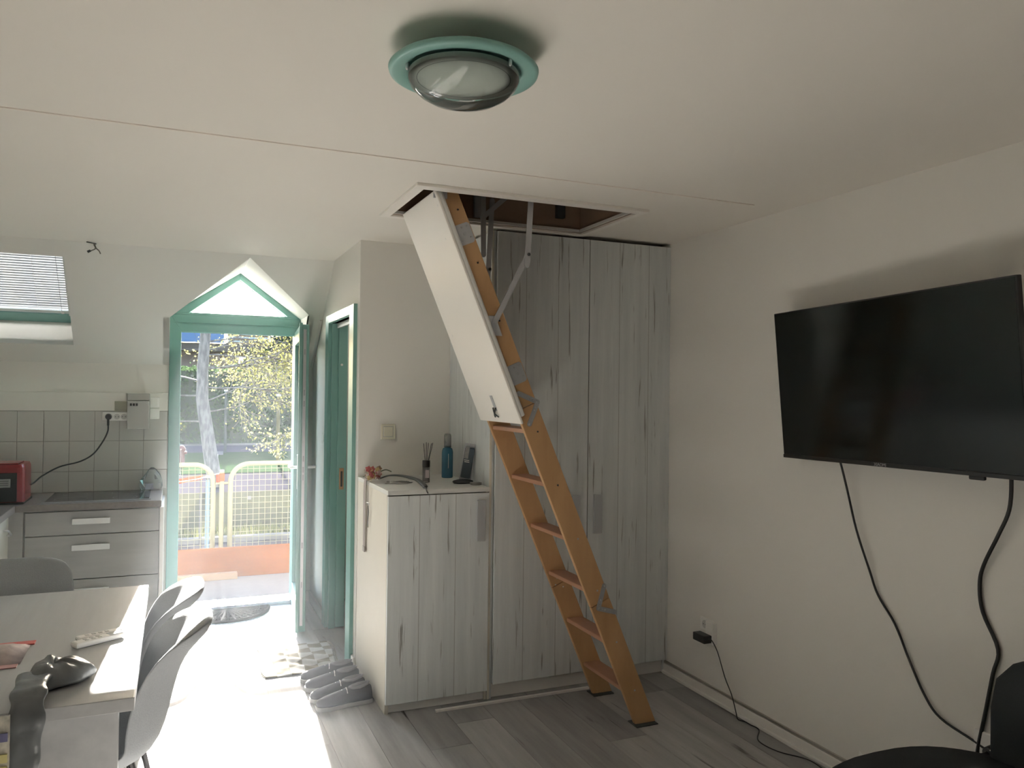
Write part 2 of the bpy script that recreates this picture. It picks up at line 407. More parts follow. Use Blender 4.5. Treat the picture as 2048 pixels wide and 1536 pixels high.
# ------------------------------------------------------------------ kitchen wall band, tiles
kb = struct(MB().box(XL, JL-.003, YD-.016, YD, 1.396, 1.52).done('trim_4', M_wall, bevel=.003))
gt = MB().box(XL, JL-.003, YD-.006, YD, .86, 1.396).done('grout_bed', M_grout, wall_back)
PINV['wall_back'] = Matrix()
tw, thh = .1485, .2
tm = {}
def tile(x0, x1, z0, z1, y):
    key = (round(x1-x0, 3), round(z1-z0, 3))
    if key not in tm:
        o = MB().box(0, key[0], -.013, -.005, 0, key[1]).done('tile', M_tile, wall_back, bevel=.0018, seg=1); tm[key] = o.data
    else:
        o = bpy.data.objects.new('tile', tm[key]); COL.objects.link(o); o.parent = wall_back
    o.location = (x0, y, z0)
x = JL-.006
while x > XL+.01:
    x0 = max(x-tw+.0025, XL)
    for z0, z1 in ((1.197, 1.394), (.997, 1.194), (.862, .994)):
        tile(x0, x, z0, z1, YD)
    x -= tw

# ------------------------------------------------------------------ entry door (door_1)
d1 = struct(empty('door_1', (.4, YD, 0)))
def piece(name, pts, y0, y1, mat, par, **k):
    return MB().prism([(p[0], y0, p[1]) for p in pts], (0, y1-y0, 0)).done(name, mat, par, **k)
yf0, yf1 = YD-.02, YD+.06
OL, OR, OT = .045, .807, 1.95
piece('jamb', [(JL, 0), (OL, 0), (OL, OT), (JL, FZ)], yf0, yf1, M_teal, d1, bevel=.003)
piece('jamb', [(OR, 0), (JR, 0), (JR, FZ), (OR, OT)], yf0, yf1, M_teal, d1, bevel=.003)
piece('lintel', [(OL, OT), (OR, OT), (JR, FZ), (JL, FZ)], yf0, yf1, M_teal, d1, bevel=.003)
piece('lintel_rebate', [(OL+.0, OT-.002), (OR, OT-.002), (OR, OT+.03), (OL, OT+.03)], YD+.02, yf1, M_teal, d1)
piece('lintel_bead', [(JL+.02, FZ-.055), (JR-.02, FZ-.055), (JR-.02, FZ-.045), (JL+.02, FZ-.045)], yf0-.008, yf0, M_teal, d1)
# transom triangle frame
g0, g1, g2 = (.095, 2.085), (.425, 2.335), (.76, 2.085)
piece('transom_rail', [(JL, FZ), (PK[0], PK[1]), g1, g0], yf0, yf1, M_teal, d1, bevel=.003)
piece('transom_rail', [(JR, FZ), (PK[0], PK[1]), g1, g2], yf0, yf1, M_teal, d1, bevel=.003)
piece('transom_sill', [(JL, FZ), (JR, FZ), g2, g0], yf0, yf1, M_teal, d1, bevel=.003)
piece('pane', [g0, g1, g2], YD+.02, YD+.025, M_panedirty, d1)
MB().box(OL, OR, YD-.035, YD+.07, -.004, .022).done('threshold', M_alu, d1, bevel=.004)
MB().box(OL+.006, OL+.010, YD-.022, YD-.018, .95, 1.13).done('strike_strip', M_alu, d1)
for z in (.35, 1.0, 1.75):
    MB().cyl((OR+.012, YD-.032, z-.04), (OR+.012, YD-.032, z+.04), .008, 10).done('hinge', M_alu, d1)
# the leaf, opened inwards
lw, lh, lt = .79, 1.955, .055
leaf = empty('leaf', (.862, 5.945, .015), (0, 0, R(-95.0)), local=True); leaf.parent = d1
leaf.matrix_parent_inverse = Matrix.Translation((-.4, -YD, 0))
# local: x from hinge to free edge, y = outside face at 0 .. lt
def lbox(name, x0, x1, y0, y1, z0, z1, mat, bev=.003):
    o = MB().box(x0, x1, y0, y1, z0, z1).done(name, mat, None, bevel=bev); o.parent = leaf; return o
lf = MB()
lf.box(0, .1, -lt, 0, 0, lh); lf.box(lw-.11, lw, -lt, 0, 0, lh); lf.box(.1, lw-.11, -lt, 0, lh-.1, lh); lf.box(.1, lw-.11, -lt, 0, 0, .16)
o = lf.done('leaf_frame', M_teal, None, bevel=.004); o.parent = leaf
lbox('leaf_lip', lw-.004, lw+.012, -lt-.008, -lt+.012, 0, lh+.01, M_teal)
lbox('pane', .1, lw-.11, -.034, -.024, .16, lh-.1, M_pane, 0)
lbox('lock_strip', lw, lw+.003, -.036, -.018, .04, lh-.03, M_alu, 0)
b = MB()
for z in (.3, .55, .98, 1.03, 1.1, 1.45, 1.52, 1.78): b.box(lw+.003, lw+.006, -.031, -.023, z-.018, z+.018)
o = b.done('lock_keeps', M_metal, None); o.parent = leaf
for s in (1, -1):
    y0 = 0 if s > 0 else -lt
    b = MB().box(lw-.075, lw-.04, min(y0, y0+s*.006), max(y0, y0+s*.006), .90, 1.12)
    b.cyl((lw-.058, y0, 1.04), (lw-.058, y0+s*.05, 1.04), .010, 10)
    b.tube([(lw-.058, y0+s*.045, 1.04), (lw-.10, y0+s*.052, 1.04), (lw-.18, y0+s*.05, 1.038)], .009, 8)
    o = b.done('handle', M_alu, None, bevel=.001); o.parent = leaf

# ------------------------------------------------------------------ bathroom sliding door (door_2)
d2 = struct(empty('door_2', (XT, 4.9, 0)))
cx0, cx1 = XT-.022, XT+.0
MB().box(cx0, XT+.125, 4.46, DY0, 0, DZ+.055).done('jamb', M_teal, d2, bevel=.003)
MB().box(cx0, XT+.035, DY1, 5.35, 0, DZ+.055).done('jamb', M_teal, d2, bevel=.003)
MB().box(cx0, XT+.125, DY0, DY1, DZ, DZ+.055).done('lintel', plain('teal_paint_light', (.34, .56, .50), .35, noise=.08), d2, bevel=.003)
MB().box(XT, XT+.042, DY1-.03, DY1+.001, 0, DZ).done('door_stop', M_teal, d2)
MB().box(XT+.03, XT+.045, DY0, DY1, DZ-.03, DZ).done('track', M_white, d2)
lf2 = empty('leaf', (XT+.03, 5.17, 0)); lf2.parent = d2; lf2.matrix_parent_inverse = PINV['door_2']
PINV[lf2.name] = Matrix.Translation((-(XT+.03), -5.17, 0))
MB().box(XT+.040, XT+.098, 5.20, 5.88, .01, DZ+.02).done('leaf_panel', M_teal, lf2, bevel=.003)
hb = MB().box(XT+.052, XT+.082, 5.196, 5.201, .905, 1.045); hb.done('pull_plate', plain('brass_pull', (.50, .30, .17), .35, .6), lf2, bevel=.003)
MB().box(XT+.061, XT+.073, 5.194, 5.198, .925, 1.025).done('pull_recess', M_dark, lf2)
MB().cyl((XT+.06, 5.202, 1.72), (XT+.06, 5.196, 1.72), .008, 10).done('screw_cap', M_trimw, lf2)
# bathroom tiles on its far wall and an unseen lamp added to brighten them
gb = MB().box(XT+.12, 1.9, 5.905, YD, 0, H).done('grout_bed', M_grout, wall_back)
x = XT+.17
while x < 1.7:
    z = .01
    while z < 2.3:
        tile(x, x+.1465, z, z+.1975, 5.913); z += .2
    x += .1485
bl = thing('bathroom_fill_lamp', 'unseen ceiling lamp added to brighten the bathroom tiles behind the sliding door', 'lamp', (1.4, 5.2, H))
MB().lathe([(.02, H-.001), (.13, H-.001), (.13, H-.02), (.02, H-.02)], (1.4, 5.2, 0)).done('base', M_white, bl)
oem = bpy.data.materials.new('fill_glow'); oem.use_nodes = True
oem.node_tree.nodes['Principled BSDF'].inputs['Emission Color'].default_value = (1, .93, .85, 1)
oem.node_tree.nodes['Principled BSDF'].inputs['Emission Strength'].default_value = 2.2
MB().lathe([(.12, H-.02), (.12, H-.05), (.09, H-.08), (.04, H-.095), (.005, H-.098)], (1.4, 5.2, 0)).done('fill_lamp_shade', oem, bl, smooth=True)

# ------------------------------------------------------------------ skylight (window_1)
mloc = Matrix((Vector((1, 0, 0)), Vector((0, -.758, .652)), Vector((0, -.652, -.758)))).transposed().to_4x4()
org = sp(SX1, SY1); mloc.translation = org
wl = math.hypot(SY1-SY0, zs(SY0)-zs(SY1)); wd = SX1-SX0
w1 = bpy.data.objects.new('window_1', None); COL.objects.link(w1); w1.matrix_world = mloc; struct(w1)
# local: x to the right (0 = right edge), y up the slope, z into the room (0 = room surface, -.2 = window plane)
def wbox(name, x0, x1, y0, y1, z0, z1, mat, bev=.002):
    o = MB().box(x0, x1, y0, y1, z0, z1).done(name, mat, None, bevel=bev); o.parent = w1; return o
rv = MB(); t = .03
rv.box(-wd-t, t, -t, 0, -.3, 0); rv.box(-wd-t, t, wl, wl+t, -.3, 0); rv.box(-wd-t, -wd, 0, wl, -.3, 0); rv.box(0, t, 0, wl, -.3, 0)
o = rv.done('reveal', M_trimw, None); o.parent = w1
wbox('sash_bottom', -wd, 0, 0, .078, -.27, -.2, M_teal)
wbox('sash_side', -.035, 0, .078, wl, -.27, -.185, plain('white_sash', (.75, .76, .72), .4))
wbox('sash_side', -wd, -wd+.035, .078, wl, -.27, -.185, MATS['white_sash'])
wbox('sash_top', -wd, 0, wl-.04, wl, -.27, -.2, M_teal)
wbox('pane', -wd+.03, -.03, .07, wl-.03, -.262, -.256, M_pane, 0)
bd = thing('venetian_blind', 'lowered white venetian blind glowing in the small roof window above the kitchen', 'blind')
bd.matrix_world = mloc
slat_m = leafmat('blind_slat', (.42, .44, .47), (.50, .51, .50), .28)
sm = None; y = .13; n = 0
while y < wl-.03:
    if sm is None:
        bsl = MB(); ang = R(-22); prof_ = []
        for kk in range(5):
            tt = -1+kk*.5; uu = tt*.0125; cv = .0018*(1-tt*tt)
            prof_.append((uu*math.cos(ang)-cv*math.sin(ang), uu*math.sin(ang)+cv*math.cos(ang)))
        ring = lambda x_: [(x_, p[0], p[1]) for p in prof_]+[(x_, p[0], p[1]-.0006) for p in prof_[::-1]]
        o = bsl.loft([ring(-.037), ring(-wd+.037)]).done('slat', slat_m, None); sm = o.data
    else:
        o = bpy.data.objects.new('slat', sm); COL.objects.link(o)
    o.parent = bd; o.location = (0, y, -.213); y += .0205; n += 1
o = MB().box(-wd+.036, -.002, .088, .113, -.225, -.195).done('bottom_rail', plain('blind_rail', (.60, .66, .64), .35), None, bevel=.002); o.parent = bd
o = MB().box(-wd+.036, -.036, wl-.03, wl-.002, -.23, -.195).done('head_rail', M_white, None); o.parent = bd
for xx_ in (-.075, -.205, -.42, -.60):
    o = MB().cyl((xx_, .1, -.196), (xx_, wl-.02, -.196), .0011 if xx_ > -.1 else .0008, 6).done('cord', M_dark if xx_ > -.1 else M_white, None); o.parent = bd
for xx_ in (-.07, -.44):
    o = MB().box(xx_-.008, xx_+.008, .09, .105, -.197, -.19).done('cord_clip', M_white, None); o.parent = bd

# dangling lamp wires
lw_ = thing('lamp_wires', 'bare lamp wires sticking out of the sloping ceiling above the kitchen', 'wires', (-.44, 5.2, 2.385))
MB().tube([(-.475, 5.17, 2.393), (-.45, 5.16, 2.388), (-.425, 5.17, 2.385)], .0035, 6, 4).done('sheath', M_dark, lw_)
MB().tube([(-.44, 5.2, 2.385), (-.43, 5.18, 2.36), (-.445, 5.16, 2.345), (-.462, 5.15, 2.335)], .0035, 6, 4).done('wire', plain('grey_wire', (.25, .24, .20), .5), lw_)
MB().tube([(-.435, 5.2, 2.385), (-.425, 5.17, 2.36), (-.41, 5.15, 2.345), (-.40, 5.14, 2.325)], .0035, 6, 4).done('wire', MATS['grey_wire'], lw_)
MB().cyl((-.452, 5.15, 2.342), (-.468, 5.15, 2.332), .007, 8).done('connector', M_dark, lw_)

# ------------------------------------------------------------------ ceiling lamp
cl = thing('ceiling_lamp', 'round teal ceiling lamp with a clear glass dome over a frosted plate', 'lamp', (.64, 1.82, H))
LC = (.64, 1.82, 0)
MB().lathe([(.01, H-.0005), (.06, H-.0005), (.06, H-.06), (.01, H-.06)], LC).done('ceiling_plate', M_white, cl)
MB().lathe([(.09, H-.03), (.172, H-.052), (.183, H-.062), (.181, H-.069), (.172, H-.072), (.150, H-.070), (.140, H-.064), (.132, H-.060), (.10, H-.055)], LC, 64).done('ring', M_teal2, cl, smooth=True)
b = MB(); rr = random.Random(2)
for k_ in range(9):
    b.face([(.64+math.cos(R(a_))*r_, 1.82+math.sin(R(a_))*r_, H-.0725) for a_, r_ in ((60+k_*1.6, .172), (61.6+k_*1.6, .172), (61.6+k_*1.6, .172-.005-rr.random()*.006), (60+k_*1.6, .166-rr.random()*.006))])
b.done('paint_chip', plain('bare_primer', (.55, .56, .54), .6), cl)
MB().lathe([(.001, H-.070), (.1345, H-.070), (.1345, H-.082), (.001, H-.082)], LC, 48).done('frosted_plate', plain('frosted_plate', (.50, .55, .50), .35), cl, smooth=False)
b = MB()
for k_ in range(64):
    a0, a1 = 2*math.pi*k_/64, 2*math.pi*(k_+1)/64
    b.face([(.64+r_*math.cos(a_), 1.82+r_*math.sin(a_), H-.0826) for r_, a_ in ((.1130, a0), (.1130, a1), (.1152, a1), (.1152, a0))])
b.done('etched_ring', plain('etch_line', (.16, .19, .17), .5), cl)
gp = [(.139, .071), (.137, .083), (.128, .10), (.11, .117), (.085, .131), (.055, .140), (.028, .144), (.001, .145)]
gl = glass('dome_glass', (.97, .985, .975))
MB().lathe([(r_, H-z_) for r_, z_ in gp], LC, 64, caps=False).done('glass_dome', gl, cl, smooth=True)
for a_ in (-60, 60, 180):
    x_, y_ = .64+.142*math.cos(R(a_)), 1.82+.142*math.sin(R(a_))
    MB().lathe([(.001, H-.064), (.0045, H-.066), (.0045, H-.080), (.001, H-.083)], (x_, y_, 0), 10).done('knurled_screw', M_alu, cl, smooth=True)

# ------------------------------------------------------------------ attic hatch
hs = struct(empty('trim_5', (1.45, 3.4, H)))
tz0, tz1 = H-.013, H
MB().box(HX0-.045, HX1+.035, HY0-.055, HY0, tz0, tz1).done('architrave', M_hatch, hs, bevel=.002)
MB().box(HX0-.045, HX1+.03, HY1, HY1+.038, tz0, tz1).done('architrave', M_hatch, hs, bevel=.002)
MB().box(HX0-.045, HX0, HY0, HY1, tz0, tz1).done('architrave', M_hatch, hs, bevel=.002)
MB().box(HX1, HX1+.03, HY0, HY1, tz0, tz1).done('architrave', M_hatch, hs, bevel=.002)
hbx = struct(empty('trim_6', (1.45, 3.4, H+.01)))
MB().box(HX0-.02, HX0+.007, HY0-.02, HY1+.02, H-.004, H+.3).done('lining_board', M_attic, hbx)
MB().box(HX1-.007, HX1+.02, HY0-.02, HY1+.02, H-.004, H+.3).done('lining_board', M_attic, hbx)
MB().box(HX0, HX1, HY0-.02, HY0+.007, H-.004, H+.3).done('lining_board', M_attic, hbx)
MB().box(HX0, HX1, HY1-.007, HY1+.02, H-.004, H+.3).done('lining_board', M_attic, hbx)
MB().box(HX0, HX1, HY1-.018, HY1-.007, H-.002, H+.012).box(HX1-.018, HX1-.007, HY0, HY1, H-.002, H+.012).done('seal_strip', plain('seal_white', (.7, .68, .63), .6), hbx)
MB().box(1.80, 1.845, HY1-.036, HY1-.007, H+.06, H+.13).done('catch_block', M_dark, hbx)
struct(MB().box(.5, XR, 2.9, 4.1, H+.62, H+.66).box(.45, .5, 2.9, 4.1, H+.12, H+.66).box(.5, XR, 2.85, 2.9, H+.12, H+.66).box(.5, XR, 4.1, 4.15, H+.12, H+.66).done('attic_lining', plain('attic_dark_board', (.40, .27, .18), .8)))

# ------------------------------------------------------------------ loft ladder: panel, stringers, treads, fittings
ld = thing('loft_ladder', 'wooden folding loft ladder hanging from the open ceiling hatch down to the floor', 'ladder', (2.07, 3.4, 0))
TAN = .425
def XRl(z): return 1.564+(1.319-z)*TAN          # outer edge of the stringers
cs, sn = math.cos(math.atan(TAN)), math.sin(math.atan(TAN))
WX = .112
def string(y0, y1, z0, z1, flat0=False, WX=.112):
    def cut(z, lvl=False):
        xr = XRl(z); xl = xr-WX
        # square cut across the board, or level with the floor
        if lvl: return (xl, z), (xr, z)
        d = WX*TAN*cs*cs
        return (xr-WX*cs*cs, z-WX*cs*cs*0-(-WX*sn*cs*-1)), (xr, z)
    (ax, az), (bx, bz) = cut(z0, flat0); (cx_, cz), (dx, dz) = cut(z1)
    return MB().prism([(ax, y0, az), (bx, y0, bz), (dx, y0, dz), (cx_, y0, cz)], (0, y1-y0, 0)).done('stringer', M_wood, ld, bevel=.003)
YN0, YN1, YF0, YF1 = 3.19, 3.212, 3.595, 3.617
for (a_, c_) in ((YN0, YN1), (YF0, YF1)):
    string(a_, c_, 1.512, 2.44, WX=.078); string(a_, c_, .612, 1.509); string(a_, c_, .004, .609, True)
# treads
for z in (.167, .403, .65, .893, 1.14, 1.381, 1.62, 1.865, 2.11, 2.33):
    wt = .045 if z < 1.5 else .030
    xc = XRl(z)-(WX/2 if z < 1.5 else .040)
    MB().box(xc-wt, xc+wt, YN1, YF0, z-.011, z+.009).done('tread', M_tread, ld, bevel=.004)
    for y_ in (YN0-.0015,):
        MB().cyl((xc+.008, y_, z-.002), (xc+.008, y_+.004, z-.002), .0045, 8).done('screw_head', M_dark if z > 1 else M_metal, ld)
for y0, y1 in ((YN0-.03, YN1+.03), (YF0-.03, YF1+.03)):
    MB().box(XRl(0)-WX-.012, XRl(0)-.006, y0, y1, 0, .006).done('foot_pad', M_dark, ld, bevel=.002)
    MB().box(XRl(0)-WX+.01, XRl(0)-.01, (y0+y1)/2-.012, (y0+y1)/2+.012, .005, .02).done('foot_block', M_wood, ld)
# white panel
pd_ = Vector((.41, 0, -.982)).normalized(); pn = Vector((-pd_.z, 0, pd_.x))    # pn points up/right
PT = Vector((.988, 3.158, 2.392)); PW = .505; PLn = 1.062
def pbox(name, u0, u1, y0, y1, n0, n1, mat, bev=.003):
    P = lambda u, y, n_: PT+pd_*u+pn*n_+Vector((0, y, 0))
    b = MB(); v = [b.bm.verts.new(P(u, y, n_)) for u in (u0, u1) for y in (y0, y1) for n_ in (n0, n1)]
    for f in ((0,1,3,2),(4,6,7,5),(0,4,5,1),(2,3,7,6),(0,2,6,4),(1,5,7,3)): b.bm.faces.new([v[i] for i in f])
    return b.done(name, mat, ld, bevel=bev)
lab(pbox('hatch_panel', 0, PLn, 0, PW, 0, .012, M_hatch, .004), 'white painted ladder hatch panel')
pbox('panel_rail', .01, PLn-.03, .012, .042, .012, .036, M_trimw)
pbox('panel_rail', .01, PLn-.03, PW-.042, PW-.012, .012, .036, M_trimw)
pbox('panel_rail', .01, .05, .042, PW-.042, .012, .036, M_trimw)
pbox('panel_rail', PLn-.07, PLn-.03, .042, PW-.042, .012, .036, M_trimw)
pbox('seal_strip', .01, PLn-.03, .003, .011, .012, .028, M_white)
pbox('latch_plate', PLn-.135, PLn-.06, PW/2-.028, PW/2+.0, -.002, 0, M_metal, .001)
P = lambda u, y, n_: PT+pd_*u+pn*n_+Vector((0, y, 0))
MB().tube([P(PLn-.075, PW/2-.03, -.006), P(PLn-.05, PW/2-.01, -.012), P(PLn-.03, PW/2+.012, -.006)], .004, 6, 3).tube([P(PLn-.03, PW/2-.03, -.006), P(PLn-.05, PW/2-.01, -.012), P(PLn-.075, PW/2+.005, -.004)], .0035, 6, 3).done('latch_hook', M_dark, ld)
for u_, y_ in ((.06, .03), (.03, .40), (.20, .08), (.62, .45)):
    MB().cyl(P(u_, y_, -.001), P(u_, y_, .002), .005, 8).done('screw_head', MATS['white_laminate'], ld)
# zinc hinge plates between panel and upper stringer
def strap(name, pts, y, w=.022, mat=M_metal, th=.0025, holes=True, par=ld):
    """flat bar with rounded ends through XZ points, lying in plane y"""
    (x0, z0), (x1, z1) = pts; d = Vector((x1-x0, z1-z0)); L_ = d.length; d.normalize(); nn = Vector((-d.y, d.x)); w2_ = w/2
    out = []
    for i in range(9):
        a_ = math.pi/2+math.pi*i/8; out.append(Vector((x0, z0))+d*math.cos(a_)*w2_+nn*math.sin(a_)*w2_)
    for i in range(9):
        a_ = -math.pi/2+math.pi*i/8; out.append(Vector((x1, z1))+d*math.cos(a_)*w2_+nn*math.sin(a_)*w2_)
    o = MB().prism([(p.x, y-th, p.y) for p in out], (0, th, 0)).done(name, mat, par)
    return o
def bolt(x, z, y, r=.006, mat=M_dark): MB().cyl((x, y-.003, z), (x, y+.003, z), r, 10).cyl((x, y-.006, z), (x, y-.002, z), r*.5, 8).done('bolt', mat, ld)
for zc in (2.224, 1.632):
    xr = XRl(zc)
    al = math.atan(TAN); d = Vector((sn, -cs)); n_ = Vector((cs, sn)); c_ = Vector((xr-.052, zc))
    q = [c_+d*a_+n_*b_ for a_, b_ in ((-.045, -.062), (-.045, .034), (-.036, .043), (.036, .043), (.045, .034), (.045, -.062))]
    for yy in (YN0, YF1+.003):
        MB().prism([(p.x, yy-.003, p.y) for p in q], (0, .003, 0)).done('hinge_plate', M_metal, ld)
    for a_, b_, r_ in ((-.03, .005, .005), (-.03, .03, .005), (.0, .008, .008), (.02, .03, .004), (.025, -.012, .004)):
        p = c_+d*a_+n_*b_; bolt(p.x, p.y, YN0-.003, r_, M_handle)
# folding braces
def vee(a_, b_, c_, y, s):
    strap('folding_brace', (a_, b_), y); strap('folding_brace', (b_, c_), y-.003*s)
    A_, B_, C_ = Vector(a_), Vector(b_), Vector(c_)
    for p, r_ in ((A_, .005), (B_, .0075), (C_, .005), (A_.lerp(B_, .62), .0045), (A_.lerp(B_, .76), .0045), (B_.lerp(C_, .24), .0045), (B_.lerp(C_, .38), .0045)):
        if s > 0: bolt(p.x, p.y, y-.007, r_, M_handle)
for yy, s in ((YN0-.001, 1), (YF1+.004, -1)):
    vee((1.395, 1.547), (1.485, 1.511), (1.447, 1.413), yy, s)
    vee((1.835, .668), (1.806, .567), (1.892, .543), yy, s)
# lever arms
for yy, s in ((3.172, 1), (3.637, -1)):
    strap('lever_arm', ((1.266, 1.846), (1.424, 2.158)), yy, .024, M_mgrey, .004)
    strap('lever_arm', ((1.418, 2.112), (1.437, 2.50)), yy-.005*s, .026, M_mgrey, .004)
    bolt(1.424, 2.158, yy-.010, .007)
    al = Vector((1.262, 1.846))
    MB().prism([(al.x-.03, yy, al.y+.035), (al.x+.012, yy, al.y+.035), (al.x+.045, yy, al.y-.05), (al.x+.0, yy, al.y-.05)], (0, .003, 0)).done('pivot_plate', M_metal, ld)
    bolt(1.266, 1.846, yy-.006, .011, M_metal)
# fittings at the hinge end inside the hatch
MB().box(.99, 1.05, 3.175, 3.185, H-.03, H+.14).done('hinge_bracket', M_mgrey, ld, bevel=.002)
strap('lever_arm', ((1.02, 2.375), (1.09, 2.46)), 3.176, .024, M_mgrey, .004)
strap('lever_arm', ((1.37, 2.40), (1.50, 2.52)), 3.60, .024, M_mgrey, .004)
strap('lever_arm', ((1.375, 2.22), (1.37, 2.52)), 3.592, .026, M_mgrey, .004)
MB().box(1.35, 1.41, 3.655, 3.675, H+.02, H+.13).done('hinge_bracket', M_mgrey, ld, bevel=.002)
b = MB(); rr = random.Random(5)
for k_ in range(8):
    xx_ = 1.74+rr.random()*.10; zz_ = .56+rr.random()*.10
    b.cyl((xx_, YF0-.004, zz_), (xx_, YF0-.001, zz_), .0035, 6)
b.done('screw_head', M_alu, ld)

# ------------------------------------------------------------------ wardrobe and low cabinet
wr = thing('wardrobe', 'tall pale oak wardrobe with two doors behind the loft ladder', 'wardrobe', (2.0, 3.75, 0))
WY = 3.741
b = MB().box(1.484, 1.502, WY, YT-.002, 0, 2.376).box(2.532, 2.549, WY, YT-.002, 0, 2.376).box(1.502, 2.532, WY+.02, YT-.002, 2.358, 2.376).box(1.502, 2.532, YT-.012, YT-.002, .07, 2.358).box(1.502, 2.532, WY+.02, YT-.002, .07, .088)
b.done('body', M_ward, wr)
MB().box(1.502, 2.532, WY+.012, WY+.028, .002, .072).done('plinth', M_white, wr, bevel=.001)
for x0, x1, hx0, hx1 in ((1.5045, 2.0335, 1.935, 1.985), (2.0365, 2.5485, 2.067, 2.117)):
    d_ = MB().box(x0, x1, WY-.018, WY, .076, 2.373).done('door', M_ward, wr, bevel=.0015)
    PINV[d_.name] = Matrix()
    hh = MB().box(hx0, hx1, WY-.036, WY-.030, .806, 1.013).box(hx0+.004, hx0+.012, WY-.031, WY-.018, .806, 1.013).done('handle', M_handle, d_, bevel=.001)
# small shelf-like filler at the top left (light strip between hatch and wardrobe)
MB().box(1.478, 1.490, WY-.004, WY, .0, 2.376).done('edge_strip', plain('cream_edge', (.74, .71, .62), .5), wr)
lc = thing('low_cabinet', 'waist-high pale oak cabinet with one door beside the wardrobe', 'cabinet', (1.2, 3.75, 0))
b = MB().box(.953, .971, WY, YT-.002, 0, 1.05).box(1.462, 1.476, WY, YT-.002, 0, 1.05).box(.971, 1.462, YT-.01, YT-.002, .05, 1.05).box(.971, 1.462, WY+.02, YT-.01, .05, .068)
b.done('body', plain('cabinet_side_cream', (.66, .62, .54), .5, noise=.05), lc)
MB().box(.953, 1.476, WY-.016, YT-.002, 1.05, 1.072).done('top_board', plain('cabinet_top_white', (.66, .66, .63), .42), lc, bevel=.001)
MB().box(.971, 1.462, WY+.008, WY+.02, .002, .05).done('plinth', M_white, lc)
d_ = MB().box(.954, 1.474, WY-.018, WY, .048, 1.045).done('door', M_ward, lc, bevel=.0015); PINV[d_.name] = Matrix()
MB().box(1.404, 1.448, WY-.036, WY-.030, .806, 1.010).box(1.408, 1.416, WY-.031, WY-.018, .806, 1.010).done('handle', M_handle, d_, bevel=.001)

# light switch on the partition
def swplate(name, label, x, z, y, w=.082, hgt=.086):
    t_ = thing(name, label, 'switch', (x, y, z))
    MB().box(x-w/2, x+w/2, y-.010, y, z-hgt/2, z+hgt/2).done('cover_plate', plain('cream_switch', (.74, .71, .58), .4), t_, bevel=.003)
    MB().box(x-w/2+.012, x+w/2-.012, y-.0105, y-.0098, z-hgt/2+.014, z+hgt/2-.012).done('rocker_gap', M_handle, t_)
    MB().box(x-w/2+.0145, x+w/2-.0145, y-.015, y-.0105, z-hgt/2+.0165, z+hgt/2-.0145).done('rocker', MATS['cream_switch'], t_, bevel=.002)
    return t_
swplate('light_switch', 'square cream light switch on the wall above the low cabinet', 1.119, 1.322, YT)
t_ = thing('light_switch', 'small light switch at the edge of the bathroom door frame', 'switch', (XT, 5.42, 1.24))
MB().box(XT-.012, XT, 5.39, 5.47, 1.19, 1.27).done('cover_plate', M_plastic, t_, bevel=.003)
MB().box(XT-.017, XT-.012, 5.405, 5.455, 1.205, 1.255).done('rocker', M_plastic, t_, bevel=.002)

# ------------------------------------------------------------------ things on the low cabinet
ZC = 1.072
df = thing('reed_diffuser', 'reed diffuser bottle with black collar and dark sticks on the low cabinet', 'diffuser', (1.231, 4.02, ZC))
def L8(c, prof, name, mat, par, n=24, sm=True, caps=True): return MB().lathe([(r_, c[2]+z_) for r_, z_ in prof], (c[0], c[1], 0), n, caps).done(name, mat, par, smooth=sm)
dc = (1.231, 4.02, ZC)
L8(dc, [(.001, .0), (.0185, 0), (.0195, .004), (.0195, .088), (.0185, .088), (.0185, .008), (.001, .008)], 'bottle', glass('diffuser_glass', (.98, .97, .98), dirt=.12), df)
L8(dc, [(.001, .0085), (.018, .0085), (.018, .04), (.001, .04)], 'liquid', plain('diffuser_liquid', (.62, .55, .60), .1), df)
L8(dc, [(.001, .082), (.0195, .082), (.0205, .084), (.0205, .116), (.0195, .118), (.001, .118)], 'collar', M_black, df)
MB().box(dc[0]-.010, dc[0]+.010, dc[1]-.0205, dc[1]-.0195, ZC+.026, ZC+.068).done('paper_tag', plain('lilac_label', (.62, .56, .60), .6), df)
for dx, dz, dy in ((-.012, .142, .0), (.002, .150, .01), (.006, .147, -.01), (.022, .141, .004), (.026, .146, -.004)):
    MB().cyl((dc[0]+dx*.3, dc[1]+dy*.3, ZC+.09), (dc[0]+dx*1.3, dc[1]+dy, ZC+.118+dz*.62), .0017, 6).done('stick', M_black, df)
sb = thing('spray_bottle', 'blue spray bottle with a clear nozzle cap on the low cabinet', 'bottle', (1.415, 4.22, ZC))
bc = (1.415, 4.22, ZC)
blue = plain('blue_bottle', (.035, .16, .25), .15, noise=.05)
L8(bc, [(.001, 0), (.029, 0), (.0315, .004), (.0315, .145), (.027, .162), (.013, .170), (.013, .176), (.001, .176)], 'bottle', blue, sb)
L8(bc, [(.014, .172), (.014, .190), (.010, .194), (.006, .20), (.006, .214), (.0045, .214), (.001, .214)], 'pump', plain('clear_pump', (.62, .66, .66), .15), sb)
L8(bc, [(.020, .170), (.020, .235), (.016, .244), (.001, .246), (.001, .244), (.015, .241), (.0188, .234), (.0188, .170)], 'cap', glass('cap_plastic', (.97, .97, .97), dirt=.25), sb)
MB().box(bc[0]-.006, bc[0]-.003, bc[1]-.0322, bc[1]-.0312, ZC+.055, ZC+.135).done('label_stripe', M_plastic, sb)
pk = thing('blister_pack', 'tall blister pack leaning against the wardrobe side on the low cabinet', 'package', (1.44, 4.0, ZC))
mt = Matrix.Translation((1.440, 4.0, ZC+.002)) @ Euler((R(4), R(9), R(-22))).to_matrix().to_4x4()
